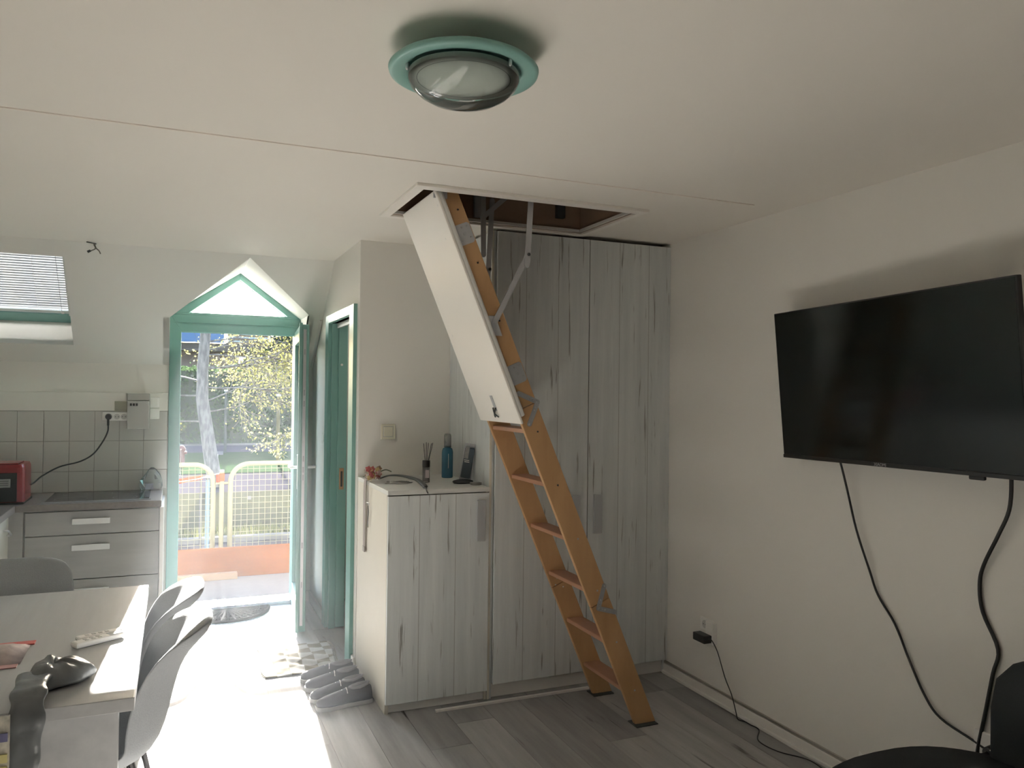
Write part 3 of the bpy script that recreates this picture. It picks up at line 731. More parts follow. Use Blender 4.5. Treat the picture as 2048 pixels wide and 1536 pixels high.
def lb(name, a, mat, par, mtx=mt, bev=.002): return MB().box(*a, mat=mtx).done(name, mat, par, bevel=bev)
lb('backing_card', (-.032, .032, 0, .0015, 0, .205), plain('card_white', (.55, .56, .58), .5), pk)
lb('blister', (-.026, .026, -.022, 0, .02, .185), plain('dark_blister', (.06, .085, .11), .15, noise=.3), pk, bev=.006)
lb('blister_foil', (-.024, -.002, -.0225, -.022, .125, .19), plain('photo_print', (.30, .30, .30), .35, noise=.6, scale=60), pk)
lb('brand_patch', (-.022, .006, -.0226, -.022, .115, .119), M_plastic, pk); lb('brand_patch', (-.018, .008, -.0226, -.022, .106, .110), M_plastic, pk)
ps = thing('round_pouch', 'flat round black pouch lying on the low cabinet', 'pouch', (1.405, 3.93, ZC))
MB().lathe([(.001, 0), (.048, .0), (.056, .006), (.054, .014), (.03, .02), (.001, .021)], (0, 0, 0), 28).done('case', plain('black_pouch', (.035, .04, .043), .6), ps, smooth=True)
MB().lathe([(.0555, .007), (.0575, .009), (.0555, .011)], (0, 0, 0), 28, caps=False).done('zip', M_dark, ps)
for c_ in ps.children: c_.matrix_parent_inverse = Matrix(); c_.scale = (1.0, .72, 1)
ph = thing('small_tin', 'small flat grey tin at the right end of the low cabinet top', 'tin', (1.442, 3.845, ZC))
MB().box(1.418, 1.471, 3.825, 3.86, ZC, ZC+.012).done('tin_body', plain('grey_tin', (.33, .32, .30), .4, .4), ph, bevel=.003)
MB().box(1.417, 1.472, 3.824, 3.861, ZC+.008, ZC+.014).done('tin_lid', MATS['grey_tin'], ph, bevel=.003)

# key bunch, strap and dried flowers
fb = thing('flower_charm', 'little bunch of red and yellow cloth flowers on the left corner of the cabinet', 'flowers', (1.0, 4.22, ZC))
fr = random.Random(11)
cols = [plain('flower_red', (.45, .12, .12), .8), plain('flower_yellow', (.60, .47, .22), .8), plain('flower_pink', (.55, .38, .36), .8), plain('flower_brown', (.30, .18, .10), .8), plain('flower_white', (.6, .58, .54), .8)]
for k_ in range(22):
    c_ = Vector((.985+fr.uniform(-.04, .035), 4.16+fr.uniform(-.05, .05), ZC+.018+fr.uniform(0, .05)))
    b = MB(); r_ = fr.uniform(.012, .019)
    for p_ in range(5):
        a_ = 2*math.pi*p_/5; u = Vector((math.cos(a_), .3*math.sin(a_), math.sin(a_))); v = Vector((-math.sin(a_), .3, math.cos(a_)))
        pts = [c_, c_+u*r_*.6+v*r_*.45, c_+u*r_*1.1, c_+u*r_*.6-v*r_*.45]
        b.prism(pts, (0, -.003, 0))
    b.cyl(c_+Vector((0, -.006, 0)), c_, r_*.35, 8)
    b.done('blossom', cols[k_ % 5], fb)
for k_ in range(7):
    a_ = Vector((.985, 4.2, ZC+.03)); e_ = Vector((.985+fr.uniform(-.05, .05), 4.2+fr.uniform(-.03, .03), ZC+.004+fr.uniform(0, .06)))
    MB().tube([a_, (a_+e_)/2+Vector((0, 0, .01)), e_], .0018, 5, 3).done('stem', plain('olive_stem', (.16, .17, .10), .8), fb)
hgt = 4.175
stp = thing('hanging_strap', 'grey fabric lanyard strap hanging down the side of the low cabinet', 'strap', (.944, 4.19, ZC))
pth = [(.99, 4.19, ZC+.02), (.955, 4.19, ZC+.016), (.945, 4.19, ZC-.03), (.944, 4.19, ZC-.15), (.945, 4.19, ZC-.30), (.946, 4.19, ZC-.36)]
pp = catmull([Vector(p) for p in pth], 5)
MB().loft([[p+Vector((0, -.022, 0)), p+Vector((0, .022, 0)), p+Vector((-.002, .022, .0015)), p+Vector((-.002, -.022, .0015))] for p in pp]).done('webbing', plain('grey_webbing', (.36, .31, .29), .9), stp)
MB().box(.940, .948, 4.17, 4.21, ZC-.375, ZC-.345).done('stitched_end', plain('webbing_end', (.42, .38, .36), .9), stp, bevel=.002)
kh = thing('key_cord', 'thin pale cord with keys hanging beside the grey strap', 'keys', (.946, 4.10, ZC))
MB().tube([(.985, 4.10, ZC+.016), (.95, 4.10, ZC+.012), (.944, 4.10, ZC-.02), (.944, 4.105, ZC-.10)], .003, 6, 4).done('cord', plain('pale_cord', (.6, .57, .53), .8), kh)
MB().box(.939, .947, 4.085, 4.125, ZC-.112, ZC-.104).done('cross_bar', M_handle, kh, bevel=.002)
MB().tube([(.944, 4.105, ZC-.12), (.945, 4.10, ZC-.16), (.944, 4.11, ZC-.20), (.945, 4.105, ZC-.235)], .0035, 6, 4).done('key_blade', plain('key_steel', (.3, .3, .29), .35, .7), kh)
hp = thing('curved_band', 'dark curved headband lying across the low cabinet top', 'headband', (1.12, 4.0, ZC))
pth = [(1.02, 4.16, ZC+.012), (1.06, 4.12, ZC+.03), (1.11, 4.05, ZC+.034), (1.155, 3.93, ZC+.026), (1.165, 3.83, ZC+.008), (1.145, 3.765, ZC+.003)]
pp = catmull([Vector(p) for p in pth], 5)
rg = []
for i, p in enumerate(pp):
    t_ = (pp[min(i+1, len(pp)-1)]-pp[max(i-1, 0)]).normalized(); s_ = t_.cross(Vector((0, 0, 1))).normalized(); w_ = .016*min(1, 1.6*math.sin(math.pi*(i+1.5)/(len(pp)+2)))
    rg.append([p+s_*w_+Vector((0, 0, -.0015)), p+s_*w_*.6+Vector((0, 0, .006)), p-s_*w_*.6+Vector((0, 0, .006)), p-s_*w_+Vector((0, 0, -.0015))])
MB().loft(rg).done('band', plain('band_dark', (.10, .105, .10), .5), hp, smooth=True)
MB().tube([(1.145, 3.768, ZC+.005), (1.15, 3.745, ZC+.004), (1.142, 3.728, ZC+.0), (1.15, 3.718, ZC-.018)], .003, 6, 3).done('band_tip', MATS['band_dark'], hp)
lp = thing('cord_loops', 'tangle of thin pale headphone cord on the low cabinet top', 'cord', (1.08, 4.0, ZC))
pts = []
for i in range(60):
    a_ = i*.55; r_ = .035+.012*math.sin(i*1.3)
    pts.append((1.075+r_*math.cos(a_)*1.4+i*.0004, 4.03+r_*math.sin(a_)*1.1, ZC+.004+.003*math.sin(i*.9)))
MB().tube(pts, .0022, 5, 2).done('cord', plain('silver_cord', (.45, .45, .44), .4), lp)
MB().tube([(1.02, 4.16, ZC+.05), (1.06, 4.20, ZC+.055), (1.10, 4.24, ZC+.04)], .003, 6, 4).done('stalk', MATS['olive_stem'], lp)

# ------------------------------------------------------------------ TV
tv = thing('television', 'large black flat television tilted forward on the right wall', 'television', (2.41, 2.17, 1.6))
TL, TR, BR, BL = Vector((2.420, 2.750, 1.910)), Vector((2.350, 1.612, 1.928)), Vector((2.401, 1.591, 1.300)), Vector((2.471, 2.729, 1.282))
cen = (TL+TR+BR+BL)/4; ux = ((TR+BR)-(TL+BL)).normalized(); uz0 = ((TL+TR)-(BL+BR)); uz = (uz0-ux*uz0.dot(ux)).normalized(); un = ux.cross(uz)   # points away from the wall?
if un.x > 0: un = -un
tw2, th2 = ((TR-TL).length+(BR-BL).length)/4, ((TL-BL).length+(TR-BR).length)/4
mt = Matrix((ux, un, uz)).transposed().to_4x4()
if mt.determinant() < 0: pass
mt.translation = cen
def tb(name, x0, x1, y0, y1, z0, z1, mat, bev=.002): return MB().box(x0, x1, y0, y1, z0, z1, mat=mt).done(name, mat, tv, bevel=bev)
tb('housing', -tw2, tw2, -.022, 0, -th2, th2, M_black, .003)
tb('screen', -tw2+.006, tw2-.006, -.001, .0012, -th2+.016, th2-.006, M_screen, 0)
tb('bezel', -tw2, tw2, -.003, .003, -th2-.001, -th2+.014, plain('bezel_black', (.012, .013, .012), .3), .002)
tb('back_bulge', -tw2*.6, tw2*.6, -.055, -.022, -th2+.03, th2*.3, M_black, .01)
tb('infrared_eye', tw2*.62, tw2*.72, -.012, .002, -th2-.014, -th2, M_black, .004)
fc = bpy.data.curves.new('logo', 'FONT'); fc.body = 'XIAOMI'; fc.size = .017; fc.align_x = 'CENTER'; fc.extrude = .0004
fo = bpy.data.objects.new('logo_tmp', fc); COL.objects.link(fo)
dg = bpy.context.evaluated_depsgraph_get(); me = bpy.data.meshes.new_from_object(fo.evaluated_get(dg)); bpy.data.objects.remove(fo)
lo = bpy.data.objects.new('logo', me); COL.objects.link(lo); me.materials.append(plain('logo_silver', (.45, .45, .46), .4)); lo.parent = tv
# text local x -> ux, y -> uz, z -> un ; viewer looks along -un
lx = ux if ux.cross(uz).dot(un) > 0 else ux
lm = Matrix((lx, uz, un)).transposed().to_4x4(); lm.translation = cen+un*.0035-uz*(th2-.0015)+ux*(-.02)
lo.matrix_parent_inverse = PINV[tv.name]; lo.matrix_basis = lm
MB().box(2.47, XR, 2.05, 2.30, 1.48, 1.75).done('wall_mount', M_black, tv, bevel=.003)
# TV cables
cb1 = thing('tv_cable', 'thin black cable hanging from the left underside of the television', 'cable', (2.5, 2.4, .38))
q = [(2.49, 2.46, 1.33), (2.5, 2.44, 1.282), (2.515, 2.415, 1.163), (2.52, 2.375, 1.019), (2.53, 2.319, .871), (2.54, 2.286, .78), (2.54, 2.205, .686), (2.54, 2.142, .573), (2.54, 2.077, .467), (2.54, 2.009, .405), (2.54, 1.874, .375), (2.535, 1.79, .355)]
MB().tube(q, .0045, 6, 5).done('cord', M_blackcord, cb1, smooth=True)
MB().box(2.484, 2.496, 2.452, 2.468, 1.32, 1.36).done('plug', M_black, cb1)
cb2 = thing('tv_cable', 'thicker black cable hanging from the right underside of the television', 'cable', (2.5, 1.8, .37))
q = [(2.47, 1.715, 1.34), (2.49, 1.718, 1.29), (2.515, 1.742, 1.187), (2.52, 1.782, 1.098), (2.53, 1.840, .987), (2.54, 1.862, .914), (2.54, 1.850, .824), (2.54, 1.795, .714), (2.54, 1.813, .626), (2.54, 1.84, .483), (2.54, 1.862, .374), (2.53, 1.865, .30)]
MB().tube(q, .0065, 8, 5).done('cord', M_blackcord, cb2, smooth=True)
MB().box(2.462, 2.478, 1.707, 1.723, 1.33, 1.37).done('plug', M_black, cb2)

# ------------------------------------------------------------------ sockets on the right wall
so_ = thing('wall_socket', 'white double wall socket holding a black charger near the wardrobe', 'socket', (XR, 3.355, .335))
MB().box(XR-.010, XR, 3.305, 3.415, .335, .40).done('cover_plate', M_plastic, so_, bevel=.003)
MB().box(XR-.030, XR, 3.285, 3.345, .285, .395).done('outlet_box', M_plastic, so_, bevel=.004)
MB().cyl((XR-.0115, 3.375, .368), (XR-.009, 3.375, .368), .021, 20).done('outlet_face', plain('outlet_shade', (.6, .6, .57), .4), so_)
for dy in (-.009, .009): MB().cyl((XR-.0125, 3.375+dy, .368), (XR-.0105, 3.375+dy, .368), .003, 8).done('outlet_hole', M_dark, so_)
ch = thing('phone_charger', 'black plug-in charger in the wall socket with its thin cable trailing to the floor', 'charger', (2.5, 3.33, .32))
MB().box(XR-.078, XR-.030, 3.29, 3.385, .296, .335).done('adapter', M_black, ch, bevel=.004)
q = [(2.50, 3.29, .318), (2.505, 3.272, .318), (2.515, 3.255, .29), (2.52, 3.236, .254), (2.52, 3.184, .16), (2.515, 3.126, .095), (2.51, 3.088, .03), (2.50, 3.06, .006), (2.515, 3.03, .004), (2.516, 2.99, .004), (2.515, 2.93, .004), (2.435, 2.839, .004), (2.441, 2.724, .004), (2.505, 2.62, .004), (2.505, 2.528, .004), (2.49, 2.4, .004)]
MB().tube(q, .0026, 6, 6).done('cord', M_blackcord, ch, smooth=True)
s2 = thing('wall_socket', 'white wall socket low behind the sofa at the right edge', 'socket', (XR, 1.80, .38))
MB().box(XR-.012, XR, 1.73, 1.88, .34, .42).done('cover_plate', M_plastic, s2, bevel=.003)
MB().cyl((XR-.0135, 1.78, .38), (XR-.010, 1.78, .38), .02, 16).done('outlet_face', MATS['outlet_shade'], s2)
p2 = thing('plug', 'round black plug in the low socket behind the sofa', 'plug', (XR-.04, 1.80, .375))
MB().cyl((XR-.055, 1.80, .375), (XR-.012, 1.80, .375), .019, 16, .023).done('plug_body', M_black, p2, smooth=False, bevel=.003)
MB().cyl((XR-.075, 1.80, .372), (XR-.055, 1.80, .375), .007, 10).done('strain_relief', M_black, p2)
pa = thing('paper_slip', 'white slip of paper leaning on the right baseboard', 'paper', (2.5, 2.36, 0))
MB().prism([(2.515, 2.37, .006), (2.515, 2.27, .006), (2.528, 2.27, .10), (2.528, 2.36, .145)], (.001, 0, 0)).done('sheet', M_plastic, pa)

# ------------------------------------------------------------------ sofa (bottom right)
sf = thing('sofa', 'charcoal fabric sofa with a plump seat cushion at the bottom right', 'sofa', (2.1, .9, 0))
def sgn(v): return -1 if v < 0 else 1
def pillow(x0, x1, y0, y1, z0, z1, crown, name, mat, par, n=20, e=.35):
    """rounded cushion: superellipse plan, domed top"""
    cx_, cy_ = (x0+x1)/2, (y0+y1)/2; hx, hy = (x1-x0)/2, (y1-y0)/2; b = MB()
    prof = [(.93, 0), (.985, .12), (1, .35), (1, .62), (.985, .80), (.94, .92), (.86, 1.0)]
    rings = []
    N_ = 48
    def plan(f, zz):
        r_ = []
        for k_ in range(N_):
            a_ = 2*math.pi*k_/N_; ca, sa = math.cos(a_), math.sin(a_)
            r_.append((cx_+hx*f*sgn(ca)*abs(ca)**e, cy_+hy*f*sgn(sa)*abs(sa)**e, zz))
        return r_
    for f, zf in prof: rings.append(plan(f, z0+(z1-z0)*zf))
    for f in (.72, .52, .3, .1): rings.append(plan(f, z1+crown*(1-(f/.86)**2)))
    b.loft(rings); return b.done(name, mat, par, smooth=True)
pillow(1.45, 2.42, -.6, 1.80, .06, .30, .0, 'base', M_sofa, sf)
pillow(1.62, 2.46, .75, 1.88, .27, .45, .07, 'seat_cushion', M_sofa, sf, e=.75)
pillow(1.42, 2.44, -.55, .74, .27, .40, .05, 'seat_cushion', M_sofa, sf, e=.5)
bk = pillow(2.22, 2.50, -.6, 1.66, .30, .80, .03, 'backrest', M_sofa, sf, e=.5)
for x_, y_ in ((1.55, -.5), (1.55, 1.65), (2.33, -.5), (2.33, 1.65)): MB().cyl((x_, y_, 0), (x_, y_, .08), .022, 12).done('foot', M_dark, sf)

# ------------------------------------------------------------------ kitchen
kt = thing('worktop', 'grey stone-look kitchen worktop running along the tiled wall and the left wall', 'worktop', (-.8, 5.6, .82))
WZ = .86
MB().box(XL+.002, -.058, 5.36, YD-.014, WZ-.04, WZ).done('slab', M_worktop, kt, bevel=.004)
MB().box(XL+.002, -.835, 3.9, 5.36, WZ-.04, WZ).done('slab', M_worktop, kt, bevel=.004)
hb_ = thing('hob', 'flat dark glass hob set in the worktop below the sockets', 'hob', (-.4, 5.68, WZ))
MB().box(-.70, -.13, 5.42, 5.92, WZ, WZ+.005).done('glass_plate', plain('hob_glass', (.03, .03, .032), .06, noise=0), hb_, bevel=.001)
MB().box(-.71, -.12, 5.412, 5.42, WZ, WZ+.007).done('front_strip', M_handle, hb_)
for x_, y_, r_ in ((-.57, 5.55, .09), (-.27, 5.55, .07), (-.57, 5.79, .07), (-.27, 5.79, .09)):
    b = MB(); n_ = 32
    for k_ in range(n_):
        a0, a1 = 2*math.pi*k_/n_, 2*math.pi*(k_+1)/n_
        b.face([(x_+q_*math.cos(a_), y_+q_*math.sin(a_), WZ+.0053) for q_, a_ in ((r_, a0), (r_, a1), (r_-.002, a1), (r_-.002, a0))])
    b.done('cooking_ring', M_handle, hb_)
kc = thing('drawer_cabinet', 'pale kitchen drawer unit with three wide drawers beside the door', 'cabinet', (-.44, 5.6, 0))
FY = 5.40
MB().box(-.80, -.066, FY+.02, YD-.014, .10, .815).done('body', M_white, kc)
MB().box(-.80, -.066, FY+.05, FY+.066, .002, .10).done('plinth', M_white, kc)
for z0, z1, hz in ((.670, .808, .749), (.403, .664, .592), (.110, .397, .33)):
    d_ = MB().box(-.79, -.070, FY, FY+.02, z0, z1).done('drawer', M_kitchen, kc, bevel=.0015); PINV[d_.name] = Matrix()
    MB().box(-.545, -.342, FY-.024, FY-.016, hz-.017, hz+.017).box(-.54, -.53, FY-.017, FY, hz-.01, hz+.01).box(-.357, -.347, FY-.017, FY, hz-.01, hz+.01).done('handle', plain('white_handle', (.80, .82, .82), .4), d_, bevel=.001)
ep = thing('end_panel', 'white end panel closing the kitchen units beside the door frame', 'panel', (-.05, 5.6, 0))
MB().box(-.064, -.046, FY-.02, YD-.014, 0, .815).done('board', M_white, ep, bevel=.001)
MB().box(-.066, -.044, FY-.022, FY-.018, 0, .815).done('edge_band', M_trimw, ep)
kl = thing('corner_cabinet', 'pale kitchen base cabinet under the left leg of the worktop', 'cabinet', (-1.1, 4.7, 0))
MB().box(XL+.01, -.882, 3.92, FY+.02, .10, .815).done('body', M_white, kl)
MB().box(XL+.01, -.93, 3.94, FY, .002, .10).done('plinth', M_white, kl)
MB().box(-.882, -.80, FY, FY+.018, .10, .815).done('filler_strip', M_kitchen, kl)
for y0, y1 in ((3.93, 4.62), (4.63, 5.33)):
    d_ = MB().box(-.882, -.862, y0, y1, .11, .808).done('door', plain('cabinet_cream', (.60, .585, .53), .5), kl, bevel=.0015); PINV[d_.name] = Matrix()
    MB().tube([(-.862, y1-.04, .70), (-.84, y1-.045, .705), (-.84, y1-.13, .74), (-.862, y1-.14, .745)], .006, 8, 4).done('handle', M_alu, d_)

# coffee machine
cm = thing('coffee_machine', 'red and black coffee machine on the worktop in the kitchen corner', 'coffee machine', (-.92, 5.58, WZ))
red = plain('red_gloss', (.25, .03, .035), .25); gun = plain('black_gloss', (.035, .04, .042), .25)
MB().box(-1.10, -.80, 5.42, 5.72, WZ, WZ+.012).done('base_tray', gun, cm, bevel=.003)
b = MB(); rings = []
for z_, s_ in ((.012, 1), (.18, 1), (.215, .99), (.232, .95)):
    x0, x1, y0, y1 = -.95-.148*s_, -.95+.148*s_, 5.57-.14*s_, 5.57+.14*s_
    rr_ = .035; ring = []
    for (cx_, cy_, a0) in ((x1-rr_, y1-rr_, 0), (x0+rr_, y1-rr_, 90), (x0+rr_, y0+rr_, 180), (x1-rr_, y0+rr_, 270)):
        for i in range(5): a_ = R(a0+i*22.5); ring.append((cx_+rr_*math.cos(a_), cy_+rr_*math.sin(a_), WZ+z_))
    rings.append(ring)
b.loft(rings); b.done('shell', red, cm, smooth=False)
MB().box(-1.08, -.838, 5.424, 5.43, WZ+.015, WZ+.185).done('front_cover', gun, cm, bevel=.004)
MB().box(-1.03, -.84, 5.47, 5.68, WZ+.2322, WZ+.238).done('lid', plain('red_lid', (.30, .05, .05), .2), cm, bevel=.002)
MB().box(-.94, -.87, 5.419, 5.424, WZ+.10, WZ+.15).done('badge', plain('silver_badge', (.34, .37, .37), .3, .5), cm, bevel=.008, seg=3)
for k_ in range(3): MB().box(-.93, -.88, 5.4175, 5.4192, WZ+.112+.012*k_, WZ+.115+.012*k_).done('badge_line', M_dark, cm)
cc = thing('power_cord', 'black power cord swinging from the coffee machine up to the tiled wall', 'cord', (-.6, 5.9, 1.05))
q = [(-.800, 5.66, .95), (-.79, 5.72, .955), (-.76, 5.80, .985), (-.675, 5.87, 1.035), (-.56, 5.90, 1.065), (-.485, 5.92, 1.11), (-.43, 5.93, 1.19), (-.40, 5.93, 1.26), (-.398, 5.925, 1.31)]
MB().tube(q, .0048, 6, 6).done('cord', plain('dark_grey_cord', (.05, .052, .055), .5), cc, smooth=True)
MB().cyl((-.398, 5.91, 1.358), (-.398, 5.945, 1.358), .0175, 16, .021).tube([(-.398, 5.925, 1.35), (-.398, 5.925, 1.30)], .0075, 8).done('plug', MATS['dark_grey_cord'], cc)
ts = thing('triple_socket', 'white triple socket strip on the tiles left of the grey box', 'socket', (-.36, 5.96, 1.358))
MB().box(-.435, -.283, 5.945, 5.967, 1.330, 1.388).done('cover_plate', M_plastic, ts, bevel=.004)
for x_ in (-.398, -.347, -.305):
    MB().cyl((x_, 5.9435, 1.358), (x_, 5.946, 1.358), .0185, 20).done('outlet_face', MATS['outlet_shade'], ts)
    for dx in (-.009, .009): MB().cyl((x_+dx, 5.942, 1.358), (x_+dx, 5.944, 1.358), .003, 8).done('outlet_hole', M_dark, ts)
gb_ = thing('control_box', 'grey wall box with three small black switches right of the triple socket', 'box', (-.216, 5.96, 1.39))
MB().box(-.284, -.149, 5.905, 5.967, 1.276, 1.466).done('lower_cover', M_greyplastic, gb_, bevel=.003)
MB().box(-.284, -.149, 5.915, 5.967, 1.468, 1.515).done('upper_cover', plain('grey_box_upper', (.42, .41, .38), .5), gb_, bevel=.003)
for x_ in (-.262, -.244, -.226): MB().box(x_-.006, x_+.006, 5.899, 5.906, 1.432, 1.449).done('switch', M_black, gb_)
bp_ = thing('blank_plate', 'cream blank cover plate left of the grey wall box', 'plate', (-.325, 5.97, 1.425))
MB().box(-.364, -.288, 5.95, 5.962, 1.392, 1.462).done('cover', plain('cream_plate', (.66, .65, .52), .45), bp_, bevel=.003)
for i, (z_, lb_) in enumerate(((1.455, 'upper white switch at the right of the grey wall box'), (1.378, 'lower white switch at the right of the grey wall box'))):
    t_ = thing('light_switch', lb_, 'switch', (-.115, 5.965, z_))
    MB().box(-.147, -.086, 5.951, 5.964 if z_ > 1.396 else 5.966, z_-.035, z_+.035).done('cover_plate', M_plastic, t_, bevel=.003)
    MB().box(-.134, -.099, 5.946, 5.951, z_-.022, z_+.022).done('rocker', M_plastic, t_, bevel=.002)
# small clear bag in the corner by the door frame
cg = thing('plastic_bag', 'crumpled clear plastic bag against the tiles by the door frame', 'bag', (-.13, 5.9, WZ))
rg = []; br = random.Random(9)
for k_, (z_, s_) in enumerate(((0, .9), (.03, 1.05), (.07, 1.0), (.11, .75), (.14, .4), (.155, .12))):
    rg.append([(-.125+.065*s_*math.cos(2*math.pi*i/14)*(1+br.uniform(-.15, .15)), 5.905+.04*s_*math.sin(2*math.pi*i/14)*(1+br.uniform(-.2, .2)), WZ+z_) for i in range(14)])
MB().loft(rg).done('film', glass('clear_film', (.92, .94, .95), dirt=.12), cg)
MB().box(-.165, -.115, 5.868, 5.87, WZ+.01, WZ+.05).done('sticker', plain('pale_blue_sticker', (.55, .60, .72), .5), cg)

# ------------------------------------------------------------------ dining table
tb_ = thing('dining_table', 'pale oak dining table in the lower left', 'table', (-.6, 2.9, 0))
MB().box(-1.28, -.081, 2.275, 3.555, .715, .75).done('tabletop', M_table, tb_, bevel=.002)
MB().box(-.62, -.125, 2.42, 2.46, .0, .714).done('leg', M_table, tb_, bevel=.002)
MB().box(-1.18, -.72, 2.42, 2.46, .0, .714).done('leg', M_table, tb_, bevel=.002)
MB().box(-.24, -.20, 3.38, 3.44, .0, .714).done('leg', M_table, tb_, bevel=.002)
MB().box(-1.22, -1.18, 3.38, 3.44, .0, .714).done('leg', M_table, tb_, bevel=.002)
MB().box(-1.18, -.24, 3.40, 3.42, .64, .714).done('apron', M_table, tb_)
rc = thing('remote_control', 'white remote control lying on the dining table', 'remote', (-.205, 2.81, .75))
mt = Matrix.Translation((-.205, 2.805, .7505)) @ Euler((0, 0, R(32))).to_matrix().to_4x4()
lb('body', (-.078, .078, -.021, .021, 0, .018), M_plastic, rc, mt, .007)
lb('display', (.03, .066, -.014, .014, .0178, .0186), plain('lcd_grey', (.3, .33, .32), .3), rc, mt, .001)
for k_ in range(3):
    for j_ in range(2): lb('button', (-.045+.02*k_, -.034+.02*k_, -.012+.014*j_, -.003+.014*j_, .0178, .0195), MATS['outlet_shade'], rc, mt, .001)
r2 = thing('remote_control', 'second white remote control lying parallel behind the first', 'remote', (-.19, 2.86, .75))
mt = Matrix.Translation((-.205, 2.865, .7505)) @ Euler((0, 0, R(24))).to_matrix().to_4x4()
lb('body', (-.07, .07, -.018, .018, 0, .014), M_plastic, r2, mt, .006)
for k_ in range(4): lb('button', (-.045+.02*k_, -.034+.02*k_, -.006, .006, .0138, .0155), MATS['outlet_shade'], r2, mt, .001)
sk_ = thing('snack_packet', 'red and white packet lying at the left side of the dining table', 'packet', (-.46, 2.76, .75))
rg = []
for i in range(9):
    v = i/8; hx = .085; zz_ = .751+.03*math.sin(math.pi*v)
    yy_ = 2.66+.2*v
    rg.append([(-.48-hx, yy_, .751), (-.48-hx*.5, yy_, zz_), (-.48+hx*.5, yy_, zz_), (-.48+hx, yy_, .751), (-.48, yy_, .7505)])
MB().loft(rg).done('pouch', plain('packet_white', (.42, .35, .33), .8, noise=.5, scale=30), sk_, smooth=True)
MB().box(-.575, -.385, 2.85, 2.885, .7505, .7545).done('red_seal', plain('packet_red', (.60, .10, .09), .4), sk_)
MB().box(-.55, -.40, 2.63, 2.66, .7505, .7535).done('red_seal', plain('packet_rose', (.50, .27, .26), .4), sk_)
# dark bag draped over the table edge
bg_ = thing('carrier_bag', 'dark grey plastic carrier bag slumped over the front edge of the dining table', 'bag', (-.3, 2.35, .75))
M_bag = plain('grey_bag_film', (.14, .15, .155), .3, noise=.25, scale=14, bump=.6)
br = random.Random(4)
outer = [(-.358, 2.46), (-.352, 2.56), (-.325, 2.60), (-.29, 2.585), (-.25, 2.55), (-.205, 2.515), (-.178, 2.485), (-.205, 2.44), (-.235, 2.41), (-.275, 2.385), (-.315, 2.37), (-.345, 2.40)]
c0 = Vector((-.29, 2.48)); rings = []
for f_, z_ in ((1.02, .7515), (1.0, .762), (.86, .785), (.6, .80), (.3, .806), (.06, .80)):
    rings.append([(c0.x+(p[0]-c0.x)*f_*(1+br.uniform(-.05, .05)), c0.y+(p[1]-c0.y)*f_*(1+br.uniform(-.05, .05)), z_+(br.uniform(-.007, .007) if z_ > .755 else 0)) for p in outer])
rings = [[Vector(q)+Vector((br.uniform(-.006, .006), br.uniform(-.006, .006), br.uniform(-.012, .012) if q[2] > .755 else 0)) for pair in zip(r_, r_[1:]+r_[:1]) for q in (Vector(pair[0]), (Vector(pair[0])+Vector(pair[1]))/2)] for r_ in rings]
MB().loft(rings).done('bag_body', M_bag, bg_, smooth=True, subd=1)
pth = [(-.325, 2.45, .785), (-.325, 2.36, .784), (-.322, 2.30, .775), (-.32, 2.262, .745), (-.322, 2.254, .68), (-.335, 2.25, .60), (-.345, 2.248, .54)]
pp = catmull([Vector(p) for p in pth], 4); rg = []
for i, p in enumerate(pp):
    w_ = .052+.006*math.sin(i*1.1); t_ = (pp[min(i+1, len(pp)-1)]-pp[max(i-1, 0)]).normalized(); n_ = Vector((1, 0, 0)).cross(t_).normalized()
    if n_.y > 0 or n_.z < -.5: n_ = -n_
    rg.append([p+Vector((-w_, 0, 0)), p+Vector((-w_*.5, 0, 0))+n_*(.012+.004*math.sin(i*2)), p+n_*.006, p+Vector((w_*.5, 0, 0))+n_*(.012+.004*math.cos(i*2)), p+Vector((w_, 0, 0)), p-n_*.002])
MB().loft(rg).done('bag_flap', M_bag, bg_, smooth=True, subd=1)
fm = plain('bag_print_multicolour', (.42, .40, .34), .4, noise=.75, scale=55)
MB().box(-.375, -.350, 2.228, 2.236, .545, .76).done('printed_side', fm, bg_)
for k_, (z_, c_) in enumerate(((.60, (.55, .50, .22)), (.63, (.60, .54, .25)), (.66, (.55, .50, .22)), (.71, (.12, .12, .22)))):
    MB().box(-.372, -.353, 2.224, 2.229, z_-.010, z_+.010).done('print_block', plain('print_%d' % k_, c_, .5), bg_)

